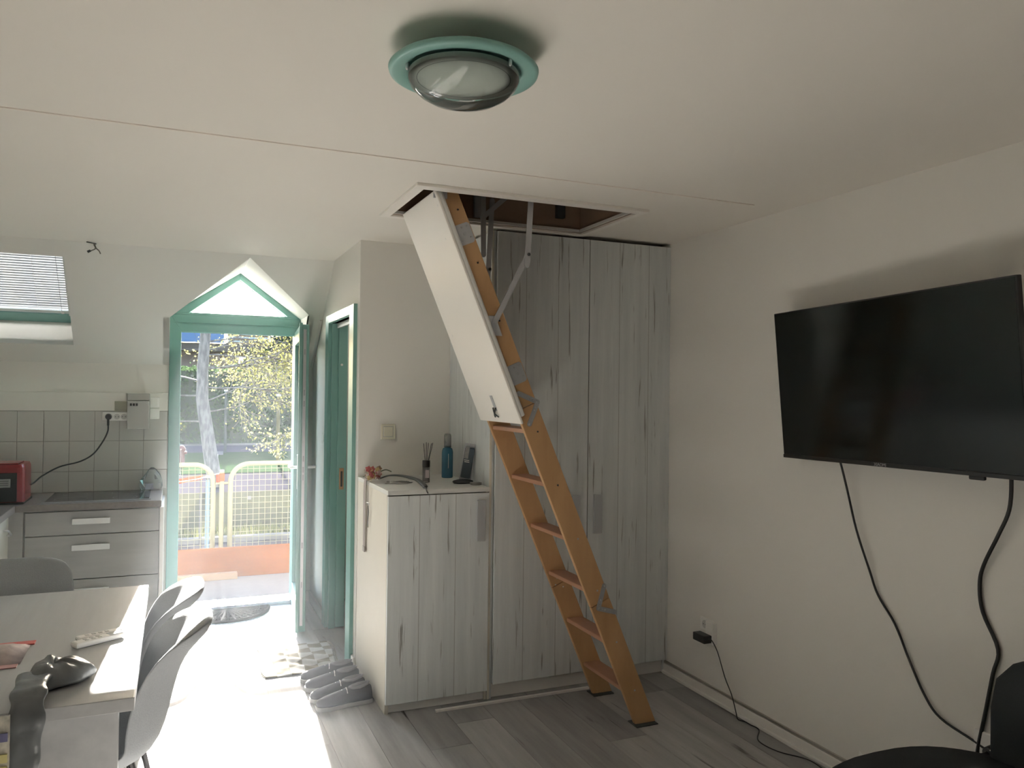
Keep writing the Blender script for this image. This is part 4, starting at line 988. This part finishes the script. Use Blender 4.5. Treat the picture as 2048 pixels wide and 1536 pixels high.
# ------------------------------------------------------------------ dining chairs
def make_chair(label):
    """local: seat front towards +x ... backrest at -x, width along y"""
    t_ = thing('dining_chair', label, 'chair', local=True, group='upholstered shell chairs round the dining table')
    prof = [(.37, .455), (.31, .452), (.22, .44), (.10, .435), (.02, .445), (-.035, .475), (-.058, .53), (-.072, .60), (-.088, .67), (-.112, .735), (-.148, .780), (-.186, .820), (-.206, .842)]
    wid = [.17, .20, .215, .22, .225, .225, .225, .225, .222, .215, .198, .158, .09]
    curl = [.0, .02, .03, .045, .06, .075, .085, .09, .085, .07, .045, .02, .0]
    P_ = [Vector((p[0], 0, p[1])) for p in prof]; rings_o, rings_i = [], []; n_ = 11
    inner = []; outer_ = []
    for i, p in enumerate(P_):
        t = (P_[min(i+1, len(P_)-1)]-P_[max(i-1, 0)]).normalized(); nn_ = Vector((t.z, 0, -t.x))
        if i < 4 and nn_.z < 0: nn_ = -nn_
        if nn_.x < 0 and i >= 4: nn_ = -nn_
        if nn_.z < 0 and i < 5: nn_ = -nn_
        th_ = .042 if i not in (0, len(P_)-1) else .012
        top, bot = [], []
        for j in range(n_):
            u = -1+2*j/(n_-1); off = curl[i]*abs(u)**2.2
            q_ = p+Vector((0, u*wid[i], 0))+nn_*off
            ed = math.sqrt(max(0, 1-abs(u)**6)); top.append(q_+nn_*th_*.5*ed); bot.append(q_-nn_*th_*.5*ed)
        inner.append(top+bot[::-1])
    MB().loft(inner).done('seat_shell', M_chair, t_, smooth=True, subd=1)
    for sx, sy in ((1, 1), (1, -1), (-1, 1), (-1, -1)):
        a_ = Vector((.17+.12*sx, .13*sy, .425)); b_ = Vector((.17+.21*sx, .20*sy, .0))
        MB().cyl(b_, a_, .009, 10, .013).done('leg', M_black, t_)
    MB().tube([(.29, .13, .423), (.05, .13, .423)], .010, 8).tube([(.29, -.13, .423), (.05, -.13, .423)], .010, 8).tube([(.17, -.13, .423), (.17, .13, .423)], .010, 8).done('seat_frame', M_black, t_)
    return t_
c0_ = make_chair('grey shell dining chair at the right side of the table, nearest the camera')
c0_.location = (-.082, 2.70, 0); c0_.rotation_euler = (0, 0, R(178))
c1_ = copy_tree(c0_); c1_.location = (-.092, 3.13, 0); c1_.rotation_euler = (0, 0, R(178)); c1_['label'] = 'grey shell dining chair at the right side of the table, the one nearer the door'
c2_ = copy_tree(c0_); c2_.location = (-.575, 3.62, 0); c2_.rotation_euler = (0, 0, R(-90)); c2_['label'] = 'grey shell dining chair behind the table in front of the kitchen drawers'

# ------------------------------------------------------------------ mats, rug, shoes
hm = thing('half_round_mat', 'half-round openwork rubber doormat just inside the open door', 'doormat', (.36, 5.86, 0))
M_rub = plain('mat_rubber', (.03, .03, .03), .7, matte=True)
mc = Vector((.36, 5.895, .006)); ma, mb_ = .285, .30
def mpt(f, a_): return (mc.x+ma*f*math.cos(R(a_)), mc.y+mb_*f*math.sin(R(a_)), mc.z)
MB().tube([mpt(1, a_) for a_ in range(180, 361, 6)], .013, 6).tube([mpt(1, 180), mpt(1, 360)], .012, 6).done('rim', M_rub, hm)
MB().tube([mpt(.80, a_) for a_ in range(180, 361, 6)], .010, 6).done('inner_ring', M_rub, hm)
MB().lathe([(.001, 0), (.05, 0), (.05, .012), (.001, .013)], (mc.x, mc.y-.035, 0), 20).done('hub', M_rub, hm)
for k_ in range(19):
    a_ = 185+k_*9.45
    MB().tube([mpt(.18, a_), mpt(.45, a_+2), mpt(1, a_)], .011, 6).done('spoke', M_rub, hm)
for k_ in range(12):
    a_ = 194+k_*13.8; c_ = Vector(mpt(.66, a_))
    b = MB(); pts = [(c_.x+.024*math.cos(R(q_)), c_.y+.028*math.sin(R(q_)), c_.z) for q_ in range(0, 361, 30)]
    b.tube(pts, .009, 6); b.tube([mpt(.42, a_), c_], .008, 5); b.done('scroll', M_rub, hm)
    c_ = Vector(mpt(.90, a_)); MB().tube([(c_.x+.014*math.cos(R(q_)), c_.y+.014*math.sin(R(q_)), c_.z) for q_ in range(0, 361, 45)], .005, 5).done('scroll', M_rub, hm)

rgm, nt, bs = nodes('woven_checks')
ck = nt.nodes.new('ShaderNodeTexChecker'); ck.inputs['Scale'].default_value = 13
ck.inputs['Color1'].default_value = (.15, .13, .085, 1); ck.inputs['Color2'].default_value = (.33, .32, .28, 1)
tc = nt.nodes.new('ShaderNodeTexCoord'); nt.links.new(tc.outputs['Object'], ck.inputs['Vector'])
n2 = nt.nodes.new('ShaderNodeTexNoise'); n2.inputs['Scale'].default_value = 120; nt.links.new(tc.outputs['Object'], n2.inputs['Vector'])
bpn = nt.nodes.new('ShaderNodeBump'); bpn.inputs['Strength'].default_value = .5; nt.links.new(n2.outputs['Fac'], bpn.inputs['Height']); nt.links.new(bpn.outputs[0], bs.inputs['Normal'])
nt.links.new(ck.outputs[0], bs.inputs['Base Color']); bs.inputs['Roughness'].default_value = .95
rug = thing('rag_rug', 'small rumpled checked rag rug on the floor beside the open door leaf', 'rug', (.68, 4.68, 0))
nx, ny = 40, 44; b = MB(); vv = []
rx0, rx1, ry0, ry1 = .475, .885, 4.43, 4.95
for i in range(nx+1):
    row = []
    for j in range(ny+1):
        x_ = rx0+(rx1-rx0)*i/nx; y_ = ry0+(ry1-ry0)*j/ny
        w_ = .5+.5*math.sin((x_*.5+y_)*52+2*math.sin(x_*9)); hgt_ = .007+.016*w_*max(0, min(1, (x_-.53)*6))*math.exp(-((y_-4.62)/.16)**2)+.002*math.sin(x_*60)*math.cos(y_*70)
        row.append(b.bm.verts.new((x_+.012*math.sin(y_*12), y_, hgt_)))
    vv.append(row)
for i in range(nx):
    for j in range(ny): b.bm.faces.new([vv[i][j], vv[i+1][j], vv[i+1][j+1], vv[i][j+1]])
ro = b.done('weave', rgm, rug, smooth=True); md = ro.modifiers.new('t', 'SOLIDIFY'); md.thickness = .005; md.offset = -1
for s_ in (0, 1):
    b = MB(); xb = rx0 if s_ == 0 else rx1
    for k_ in range(26):
        y_ = ry0+.01+(ry1-ry0-.02)*k_/25; dx = -.022 if s_ == 0 else .022
        b.tube([(xb+.012*math.sin(y_*12), y_, .006), (xb+dx*.6+.012*math.sin(y_*12), y_+.004, .004), (xb+dx+.012*math.sin(y_*12), y_-.003, .003)], .0018, 5)
    tag(b.done('fringe', plain('rug_fringe', (.55, .53, .46), .9), rug), kind='stuff')

def make_shoe(label, upper, group):
    t_ = thing('shoe', label, 'shoe', local=True, group=group)
    # sole
    secs = [(-.135, .030, .0), (-.12, .037, 0), (-.06, .036, 0), (0, .034, 0), (.06, .044, 0), (.10, .044, 0), (.13, .034, 0), (.145, .016, 0)]
    rg = [[(x_, -w_, .0), (x_, w_, .0), (x_, w_*1.03, .022), (x_, -w_*1.03, .022)] for x_, w_, _ in secs]
    MB().loft(rg).done('sole', plain('shoe_sole', (.42, .42, .42), .7), t_, bevel=.004)
    hs_ = [.062, .070, .066, .064, .05, .040, .032, .022]; rg = []
    for (x_, w_, _), h_ in zip(secs, hs_):
        rg.append([(x_*.97, w_*.96*math.cos(R(a_)), .020+h_*math.sin(R(a_))**.8) for a_ in range(0, 181, 20)])
    MB().loft(rg).done('upper', upper, t_, smooth=True)
    rg = [[(-.07+.05*f_*math.cos(R(a_)), .022*f_*math.sin(R(a_)), z_-.12*(.05*f_*math.cos(R(a_)))) for a_ in range(0, 360, 30)] for f_, z_ in ((1.05, .082), (1.12, .094), (.9, .094), (.86, .070))]
    MB().loft(rg, caps=False).done('collar', plain('shoe_lining', (.28, .28, .29), .9), t_, smooth=True)
    for k_ in range(3):
        x_ = -.005+.022*k_
        MB().tube([(x_, -.024, .066-.006*k_), (x_, 0, .087-.008*k_), (x_, .024, .066-.006*k_)], .0025, 6, 3).done('lace', M_plastic, t_)
    return t_
s0 = make_shoe('dark grey shoe, the one of the row nearest the rug', plain('shoe_dark', (.10, .10, .115), .8, noise=.2), 'shoes beside the low cabinet')
s0.location = (.785, 4.30, 0); s0.rotation_euler = (0, 0, R(172))
for (x_, y_, a_, tx) in ((.79, 4.18, 178, 'dark grey shoe, second of the row from the rug'), (.79, 4.03, 184, 'dark grey shoe, third of the row from the rug'), (.80, 3.92, 187, 'dark grey shoe, the one of the row farthest from the rug')):
    s_ = copy_tree(s0); s_.location = (x_, y_, 0); s_.rotation_euler = (0, 0, R(a_)); s_['label'] = tx

# ------------------------------------------------------------------ outside: porch and fence
struct(MB().box(-4, 5, 6.16, 7.16, -.14, -.012).box(OL-.1, OR+.1, YD, 6.2, -.14, -.008).done('porch_floor', M_conc))
bo = tag(MB().box(-.9, 1.9, 6.985, 7.005, -.010, .238).done('kick_board', M_board, bevel=.002), 'orange plywood board standing along the foot of the porch fence', 'board')
pl_ = tag(MB().box(-.35, .508, 6.90, 6.965, -.010, .042, mat=Matrix.Translation((0, 0, 0))).done('timber_batten', M_pine, bevel=.003), 'short pale timber batten lying on the porch floor in front of the board', 'timber')
def fence(x0, x1, corner, label):
    """panel between x0 and x1, rounded top corner at `corner` side"""
    t_ = thing('wire_fence', label, 'fence', ((x0+x1)/2, 7.05, 0), group='mesh fence panels on the porch')
    zt, r_ = .925, .15
    if corner == 'right':
        pts = [(x1, 7.05, 0), (x1, 7.05, zt-r_)]+[(x1-r_+r_*math.cos(R(a_)), 7.05, zt-r_+r_*math.sin(R(a_))) for a_ in range(10, 91, 10)]+[(x0, 7.05, zt)]
        b = MB().tube(pts, .020, 12).tube([(x0, 7.05, 0), (x0, 7.05, zt)], .02, 12)
    else:
        pts = [(x0, 7.05, 0), (x0, 7.05, zt-r_)]+[(x0+r_-r_*math.cos(R(a_)), 7.05, zt-r_+r_*math.sin(R(a_))) for a_ in range(10, 91, 10)]+[(x1, 7.05, zt)]
        b = MB().tube(pts, .020, 12).tube([(x1, 7.05, 0), (x1, 7.05, zt)], .02, 12)
    b.tube([(x0, 7.05, .10), (x1, 7.05, .10)], .018, 10)
    b.done('tube_frame', M_cream, t_, smooth=True)
    def top(x_):
        d = (x1-x_) if corner == 'right' else (x_-x0)
        return zt if d >= r_ else zt-r_+math.sqrt(max(0, r_*r_-(r_-d)**2))
    b = MB(); s_ = .048
    if corner == 'right':
        xs_ = [x1-.045-s_*i for i in range(int((x1-x0-.05)/s_))]
    else: xs_ = [x0+.040+s_*i for i in range(int((x1-x0-.05)/s_))]
    for x_ in xs_: b.cyl((x_, 7.045, .1), (x_, 7.045, top(x_)-.005), .0023, 5)
    for i in range(17):
        z_ = .10+s_*(i+.3)
        if z_ > zt-.02: break
        if z_ > zt-r_:
            e_ = r_-math.sqrt(max(0, r_*r_-(z_-(zt-r_))**2))
        else: e_ = 0
        a_, c_ = (x0, x1-e_) if corner == 'right' else (x0+e_, x1)
        b.cyl((a_, 7.041, z_), (c_, 7.041, z_), .0023, 5)
    tag(b.done('wire_mesh', M_cream, t_), kind='stuff')
    return t_
f1 = fence(-1.3, .316, 'right', 'cream tubular fence panel with wire mesh, left of the post with the orange cap')
f2 = fence(.452, 2.1, 'left', 'cream tubular fence panel with wire mesh and a small number plate, right of the post')
MB().box(.590, .618, 7.034, 7.038, .622, .650).done('number_plate', plain('plate_grey', (.08, .085, .09), .5, matte=True), f2)
fc = bpy.data.curves.new('t', 'FONT'); fc.body = '26'; fc.size = .026; fc.align_x = 'CENTER'; fc.extrude = .0003
fo = bpy.data.objects.new('tt', fc); COL.objects.link(fo)
dg = bpy.context.evaluated_depsgraph_get(); me = bpy.data.meshes.new_from_object(fo.evaluated_get(dg)); bpy.data.objects.remove(fo)
no = bpy.data.objects.new('number_text', me); COL.objects.link(no); me.materials.append(M_black); no.parent = f2; no.matrix_parent_inverse = PINV[f2.name]
no.rotation_euler = (R(90), 0, 0); no.location = (.604, 7.033, .627)
fp = thing('fence_post', 'cream fence post with an orange plastic clamp near its top', 'post', (.383, 7.05, 0))
MB().tube([(.383, 7.05, 0), (.383, 7.05, .862)], .0185, 12).tube([(.316, 7.05, .765), (.452, 7.05, .765)], .011, 8).done('tube', M_cream, fp, smooth=True)
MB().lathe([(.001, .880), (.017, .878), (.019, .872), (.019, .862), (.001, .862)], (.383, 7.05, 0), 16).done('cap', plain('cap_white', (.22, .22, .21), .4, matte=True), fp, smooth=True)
MB().box(.362, .404, 7.025, 7.075, .785, .850).done('clamp', M_orange, fp, bevel=.006)
MB().box(.338, .366, 7.03, 7.07, .775, .84).done('clamp_ear', plain('orange_dark', (.15, .022, .01), .5, matte=True), fp, bevel=.006)
MB().tube([(.36, 7.03, .85), (.20, 7.12, .80), (-.1, 7.3, .74)], .002, 5).done('tie_wire', M_alu, fp)

# garden beyond
GZ = -.30
def ground(name, x0, x1, y0, y1, z, mat): return struct(MB().box(x0, x1, y0, y1, z-.1, z).done(name, mat))
ground('gravel_path', -30, 30, 7.16, 10.2, GZ, plain('gravel', (.032, .029, .031), .95, noise=.3, scale=40, bump=.4, matte=True))
ground('soil_strip', -30, 30, 10.32, 15.0, GZ+.02, plain('shaded_grass_soil', (.022, .022, .013), .95, noise=.35, scale=9, bump=.5, matte=True))
ground('asphalt_lane', -30, 30, 15.0, 18.4, GZ+.01, plain('asphalt', (.026, .023, .029), .9, noise=.2, scale=20, matte=True))
ground('lawn', -40, 40, 18.4, 24.4, GZ+.03, plain('lawn_green', (.016, .030, .012), .95, noise=.4, scale=5, bump=.5, matte=True))
ground('far_path', -40, 40, 24.4, 27.8, GZ+.02, plain('far_asphalt', (.035, .034, .042), .9, noise=.15, scale=8, matte=True))
ground('far_ground', -80, 80, 27.8, 120, GZ, plain('far_soil', (.03, .045, .02), .95, noise=.3, scale=2, matte=True))
struct(MB().box(-30, 30, 10.2, 10.32, GZ-.1, GZ+.06).done('trim_7', plain('curb_stone', (.08, .078, .075), .9, matte=True)))
struct(MB().box(-40, 40, 27.5, 27.62, GZ-.1, GZ+.08).done('trim_8', MATS['curb_stone']))
# bright grass tufts behind the curb
b = MB(); gr = random.Random(21)
for k_ in range(2600):
    x_ = gr.uniform(-1.5, 3.5); y_ = gr.uniform(10.34, 11.0); h_ = gr.uniform(.03, .10); w_ = .008; a_ = gr.uniform(0, 3.14); dx, dy = math.cos(a_)*w_, math.sin(a_)*w_
    b.face([(x_-dx, y_-dy, GZ), (x_+dx, y_+dy, GZ), (x_+gr.uniform(-.03, .03), y_+gr.uniform(-.03, .03), GZ+.02+h_)])
tag(b.done('grass', leafmat('grass_blade', (.035, .04, .012), (.07, .072, .025), .5)), 'bright strip of grass behind the curb beyond the fence', 'grass', kind='stuff')
# hedge
def leaf_cloud(n_, sampler, size, rnd_, b=None):
    b = b or MB()
    for _ in range(n_):
        c_ = Vector(sampler()); s_ = size*rnd_.uniform(.6, 1.3)
        u = Vector((rnd_.uniform(-1, 1), rnd_.uniform(-1, 1), rnd_.uniform(-1, 1))).normalized(); v = u.orthogonal().normalized()
        b.face([c_-u*s_, c_+v*s_*.55, c_+u*s_, c_-v*s_*.55])
    return b
hr = random.Random(31)
hd = thing('hedge', 'long clipped dark green hedge behind the far path', 'hedge', (2, 28.6, GZ))
MB().box(-16, 22, 28.1, 29.6, GZ, 2.15).done('hedge_core', plain('hedge_dark', (.012, .020, .010), 1, noise=.4, scale=6, bump=.8), hd)
def hsam():
    if hr.random() < .8: return (hr.uniform(-6, 11), 28.1-abs(hr.gauss(0, .10)), hr.uniform(GZ, 2.3))
    return (hr.uniform(-6, 11), hr.uniform(28.0, 29.5), 2.15+abs(hr.gauss(0, .10)))
tag(leaf_cloud(9000, hsam, .065, hr).done('hedge_leaves', leafmat('hedge_leaf', (.018, .035, .014), (.05, .08, .03), .4), hd), kind='stuff')
# evergreen trees behind the hedge
def evergreen(x_, y_, hgt_, rad, label, seed, yellow=False):
    r_ = random.Random(seed); t_ = thing('evergreen_tree', label, 'tree', (x_, y_, GZ), group='trees behind the hedge')
    MB().cyl((x_, y_, GZ), (x_, y_, hgt_*.6), .18, 10, .08).done('trunk', plain('bark_dark', (.08, .06, .045), .9), t_)
    rg = []
    for i in range(9):
        v = i/8; rr_ = rad*(.55+.6*math.sin(math.pi*min(1, v*1.05)))*(1-.55*v*v); z_ = .6+(hgt_-.6)*v
        rg.append([(x_+rr_*.85*math.cos(2*math.pi*k/14)*(1+r_.uniform(-.15, .15)), y_+rr_*.85*math.sin(2*math.pi*k/14)*(1+r_.uniform(-.15, .15)), z_) for k in range(14)])
    MB().loft(rg).done('crown_core', MATS['hedge_dark'], t_)
    def s_():
        v = r_.random(); rr_ = rad*(.55+.6*math.sin(math.pi*min(1, v*1.05)))*(1-.55*v*v)*r_.uniform(.8, 1.12); a_ = r_.uniform(0, 2*math.pi)
        return (x_+rr_*math.cos(a_), y_+rr_*math.sin(a_), .6+(hgt_-.6)*v+r_.uniform(-.2, .2))
    tag(leaf_cloud(2600, s_, .13, r_).done('crown_leaves', MATS['hedge_leaf'] if not yellow else leafmat('bush_leaf', (.03, .038, .01), (.06, .066, .02), .5), t_), kind='stuff')
evergreen(6.9, 33, 6.4, 1.7, 'tall dark evergreen tree behind the hedge, on the right in the doorway', 1)
evergreen(11.2, 37, 7.4, 1.9, 'dark evergreen tree behind the hedge, far right', 2)
evergreen(5.2, 39, 5.2, 1.3, 'dark evergreen tree just right of the blue-roofed house', 3)
evergreen(2.9, 31.5, 2.9, .9, 'low yellow-green bush rising over the hedge in the middle', 4, True)
evergreen(-2.8, 34, 6.2, 1.8, 'dark evergreen tree left of the house', 5)
# house far behind
hs_ = thing('house', 'white house with a blue balcony band far behind the hedge', 'house', (.5, 45, GZ))
MB().box(-7, 3.2, 45, 52, GZ, 4.0).done('wall', plain('house_brown', (.06, .04, .03), .9), hs_)
MB().box(-7, 4.9, 44.2, 52, 3.55, 3.95).done('eave', plain('eave_brown', (.04, .028, .02), .8), hs_)
MB().box(-7, 2.4, 44.0, 44.2, 3.98, 4.75).done('blue_band', plain('blue_band', (.035, .07, .14), .6), hs_)
MB().box(-7, 2.6, 44.3, 52, 4.75, 6.3).done('upper_wall', plain('house_white', (.14, .15, .16), .8), hs_)
for k_ in range(9): MB().box(2.6, 4.7, 44.1, 44.25, 4.05+.19*k_, 4.16+.19*k_).done('slat', plain('shutter_white', (.22, .22, .20), .7), hs_)
MB().box(2.6, 4.7, 44.3, 44.5, 3.95, 5.8).done('shutter_back', M_attic, hs_)
MB().box(-7.2, 4.9, 43.8, 52, 6.3, 6.5).done('roof', plain('roof_brown', (.2, .12, .09), .8), hs_)

# small street furniture
bp2 = thing('barrier_beam', 'orange and white barrier beam beyond the left fence panel', 'barrier', (0, 8.6, GZ))
MB().prism([(-.9, 8.6, .44), (.285, 8.6, .637), (.285, 8.6, .682), (-.9, 8.6, .50)], (0, .03, 0)).done('beam', M_orange, bp2)
MB().cyl((-.8, 8.62, GZ), (-.8, 8.62, .5), .02, 8).done('leg', plain('barrier_leg', (.05, .05, .055), .8, matte=True), bp2)
MB().cyl((.27, 8.62, GZ), (.27, 8.62, .68), .012, 8).done('leg', plain('barrier_leg', (.05, .05, .055), .8, matte=True), bp2)
bp3 = thing('blue_pole', 'short pale blue pole standing behind the left fence panel', 'pole', (.36, 8.9, GZ))
MB().cyl((.345, 8.9, GZ), (.345, 8.9, .60), .022, 12).done('tube', plain('pale_blue', (.09, .13, .165), .5, matte=True), bp3)
MB().cyl((.345, 8.9, .60), (.345, 8.9, .625), .026, 12).done('cap', M_dark, bp3)
hy = thing('red_hydrant', 'rusty red hydrant on the lawn at the left of the doorway', 'hydrant', (.20, 20, GZ))
L8((.20, 20, GZ), [(.001, 0), (.09, 0), (.09, .05), (.065, .07), (.065, .40), (.085, .42), (.085, .46), (.05, .52), (.001, .54)], 'body', plain('rust_red', (.09, .025, .018), .7), hy)
MB().cyl((.09, 20, .06), (.31, 20, .06), .035, 10).done('outlet', MATS['rust_red'], hy)
po = thing('thin_post', 'thin yellowish post on the lawn near the right edge of the doorway', 'post', (2.36, 20, GZ))
MB().cyl((2.36, 20, GZ), (2.36, 20, 1.4), .045, 10).done('shaft', plain('post_ochre', (.10, .085, .045), .7, matte=True), po)
MB().cyl((2.36, 20, 1.4), (2.36, 20, 1.45), .055, 10).done('cap', M_handle, po)
po = thing('thin_post', 'thin grey post behind the tree in the middle of the doorway', 'post', (1.39, 24.2, GZ))
MB().cyl((1.39, 24.2, GZ), (1.39, 24.2, 1.5), .04, 10).done('shaft', plain('post_grey', (.05, .055, .05), .7, matte=True), po)
MB().cyl((1.39, 24.2, 1.5), (1.39, 24.2, 1.54), .05, 10).done('cap', M_handle, po)
sg = thing('low_sign', 'small white sign low on the lawn beside the tree trunk', 'sign', (1.05, 21.5, GZ))
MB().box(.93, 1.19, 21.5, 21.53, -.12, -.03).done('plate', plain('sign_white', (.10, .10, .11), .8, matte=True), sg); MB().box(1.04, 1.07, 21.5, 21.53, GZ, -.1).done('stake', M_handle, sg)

# the pale-barked tree with small yellow leaves
def bark(name, base):
    mt, nt, b = nodes(name)
    tc = nt.nodes.new('ShaderNodeTexCoord'); mp = nt.nodes.new('ShaderNodeMapping'); mp.inputs['Scale'].default_value = (9, 9, 2.6)
    n = nt.nodes.new('ShaderNodeTexNoise'); n.inputs['Scale'].default_value = 2; n.inputs['Detail'].default_value = 6
    r = nt.nodes.new('ShaderNodeValToRGB'); r.color_ramp.elements[0].position = .4; r.color_ramp.elements[1].position = .6
    r.color_ramp.elements[0].color = (*[c*.45 for c in base], 1); r.color_ramp.elements[1].color = (*base, 1)
    nt.links.new(tc.outputs['Object'], mp.inputs[0]); nt.links.new(mp.outputs[0], n.inputs['Vector']); nt.links.new(n.outputs['Fac'], r.inputs[0]); nt.links.new(r.outputs[0], b.inputs['Base Color'])
    b.inputs['Roughness'].default_value = .85; return mt
M_bark = bark('pale_bark', (.12, .107, .098)); M_twig = plain('twig', (.075, .062, .052), .8)
M_lf = leafmat('young_leaf', (.085, .088, .024), (.20, .185, .065), .42)
def tree(name, label, trunk_pts, radii, nb, zr, xdir, seed, yb=16):
    r_ = random.Random(seed); t_ = thing(name, label, 'tree', trunk_pts[0], group=None)
    MB().tube(trunk_pts, radii, 12).done('trunk', M_bark, t_, smooth=True)
    T_ = [Vector(p) for p in trunk_pts]
    leaf_pts = []; tw_ = MB()
    def twig(p, d, L_, r0, depth):
        pts = [p.copy()]; n_ = 6
        for i in range(n_):
            d = (d+Vector((r_.uniform(-.28, .28), r_.uniform(-.2, .2), r_.uniform(-.26, .22)))).normalized(); p = p+d*L_/n_; pts.append(p.copy())
            if depth < 2 and i > 0:
                for _ in range(2 if depth else 3):
                    if r_.random() < .75: twig(p.copy(), (d+Vector((r_.uniform(-.9, .9), r_.uniform(-.6, .6), r_.uniform(-.8, .6)))).normalized(), L_*r_.uniform(.3, .5), r0*.45, depth+1)
            if depth >= 1:
                for _ in range(1):
                    if r_.random() < .55: leaf_pts.append(p+Vector((r_.uniform(-.05, .05), r_.uniform(-.05, .05), r_.uniform(-.05, .05))))
        rad_ = [max(.0035, r0*(1-.75*i/n_)) for i in range(n_+1)]
        (tw_ if depth else brb).tube(pts, rad_, 5 if depth == 0 else 4)
    for k_ in range(nb):
        z_ = zr[0]+(zr[1]-zr[0])*(k_+r_.random())/nb
        p = None
        for a_, c_ in zip(T_, T_[1:]):
            if a_.z <= z_ <= c_.z: p = a_.lerp(c_, (z_-a_.z)/(c_.z-a_.z))
        if p is None: p = T_[-1]
        brb = MB()
        dx = xdir if (isinstance(xdir, str) or r_.random() < .7) else -xdir
        if isinstance(xdir, str): dx = 1 if r_.random() < .62 else -1
        twig(p, Vector((dx, r_.uniform(-.5, .5), r_.uniform(-.25, .45))).normalized(), r_.uniform(1.2, 2.3), .017, 0)
        brb.done('branch', M_bark, t_)
    tag(tw_.done('twigs', M_twig, t_), kind='stuff')
    b = MB()
    for c_ in leaf_pts:
        s_ = r_.uniform(.014, .028); u = Vector((r_.uniform(-1, 1), r_.uniform(-.4, .4), r_.uniform(-1, 1))).normalized(); v = u.cross(Vector((r_.uniform(-.3, .3), 1, r_.uniform(-.3, .3)))).normalized()
        b.face([c_-u*s_, c_+v*s_*.7, c_+u*s_, c_-v*s_*.7])
    tag(b.done('leaves', M_lf, t_), kind='stuff')
tree('leaning_tree', 'leaning pale-barked tree with small yellow leaves seen through the doorway',
     [(.78, 16, GZ-.1), (.69, 16, .12), (.60, 16, .7), (.50, 16, 1.35), (.50, 16, 2.0), (.54, 16, 2.6), (.52, 16, 3.6), (.42, 16, 5.0)], [.135, .13, .12, .11, .10, .095, .075, .05], 26, (.9, 4.8), 'x', 8)
tree('slim_tree', 'slim leafy tree right of the doorway whose branches reach into view',
     [(3.3, 17.5, GZ-.1), (3.2, 17.5, 1.2), (3.25, 17.5, 2.6), (3.3, 17.5, 5)], [.10, .09, .07, .04], 7, (.5, 4.2), -1, 12)
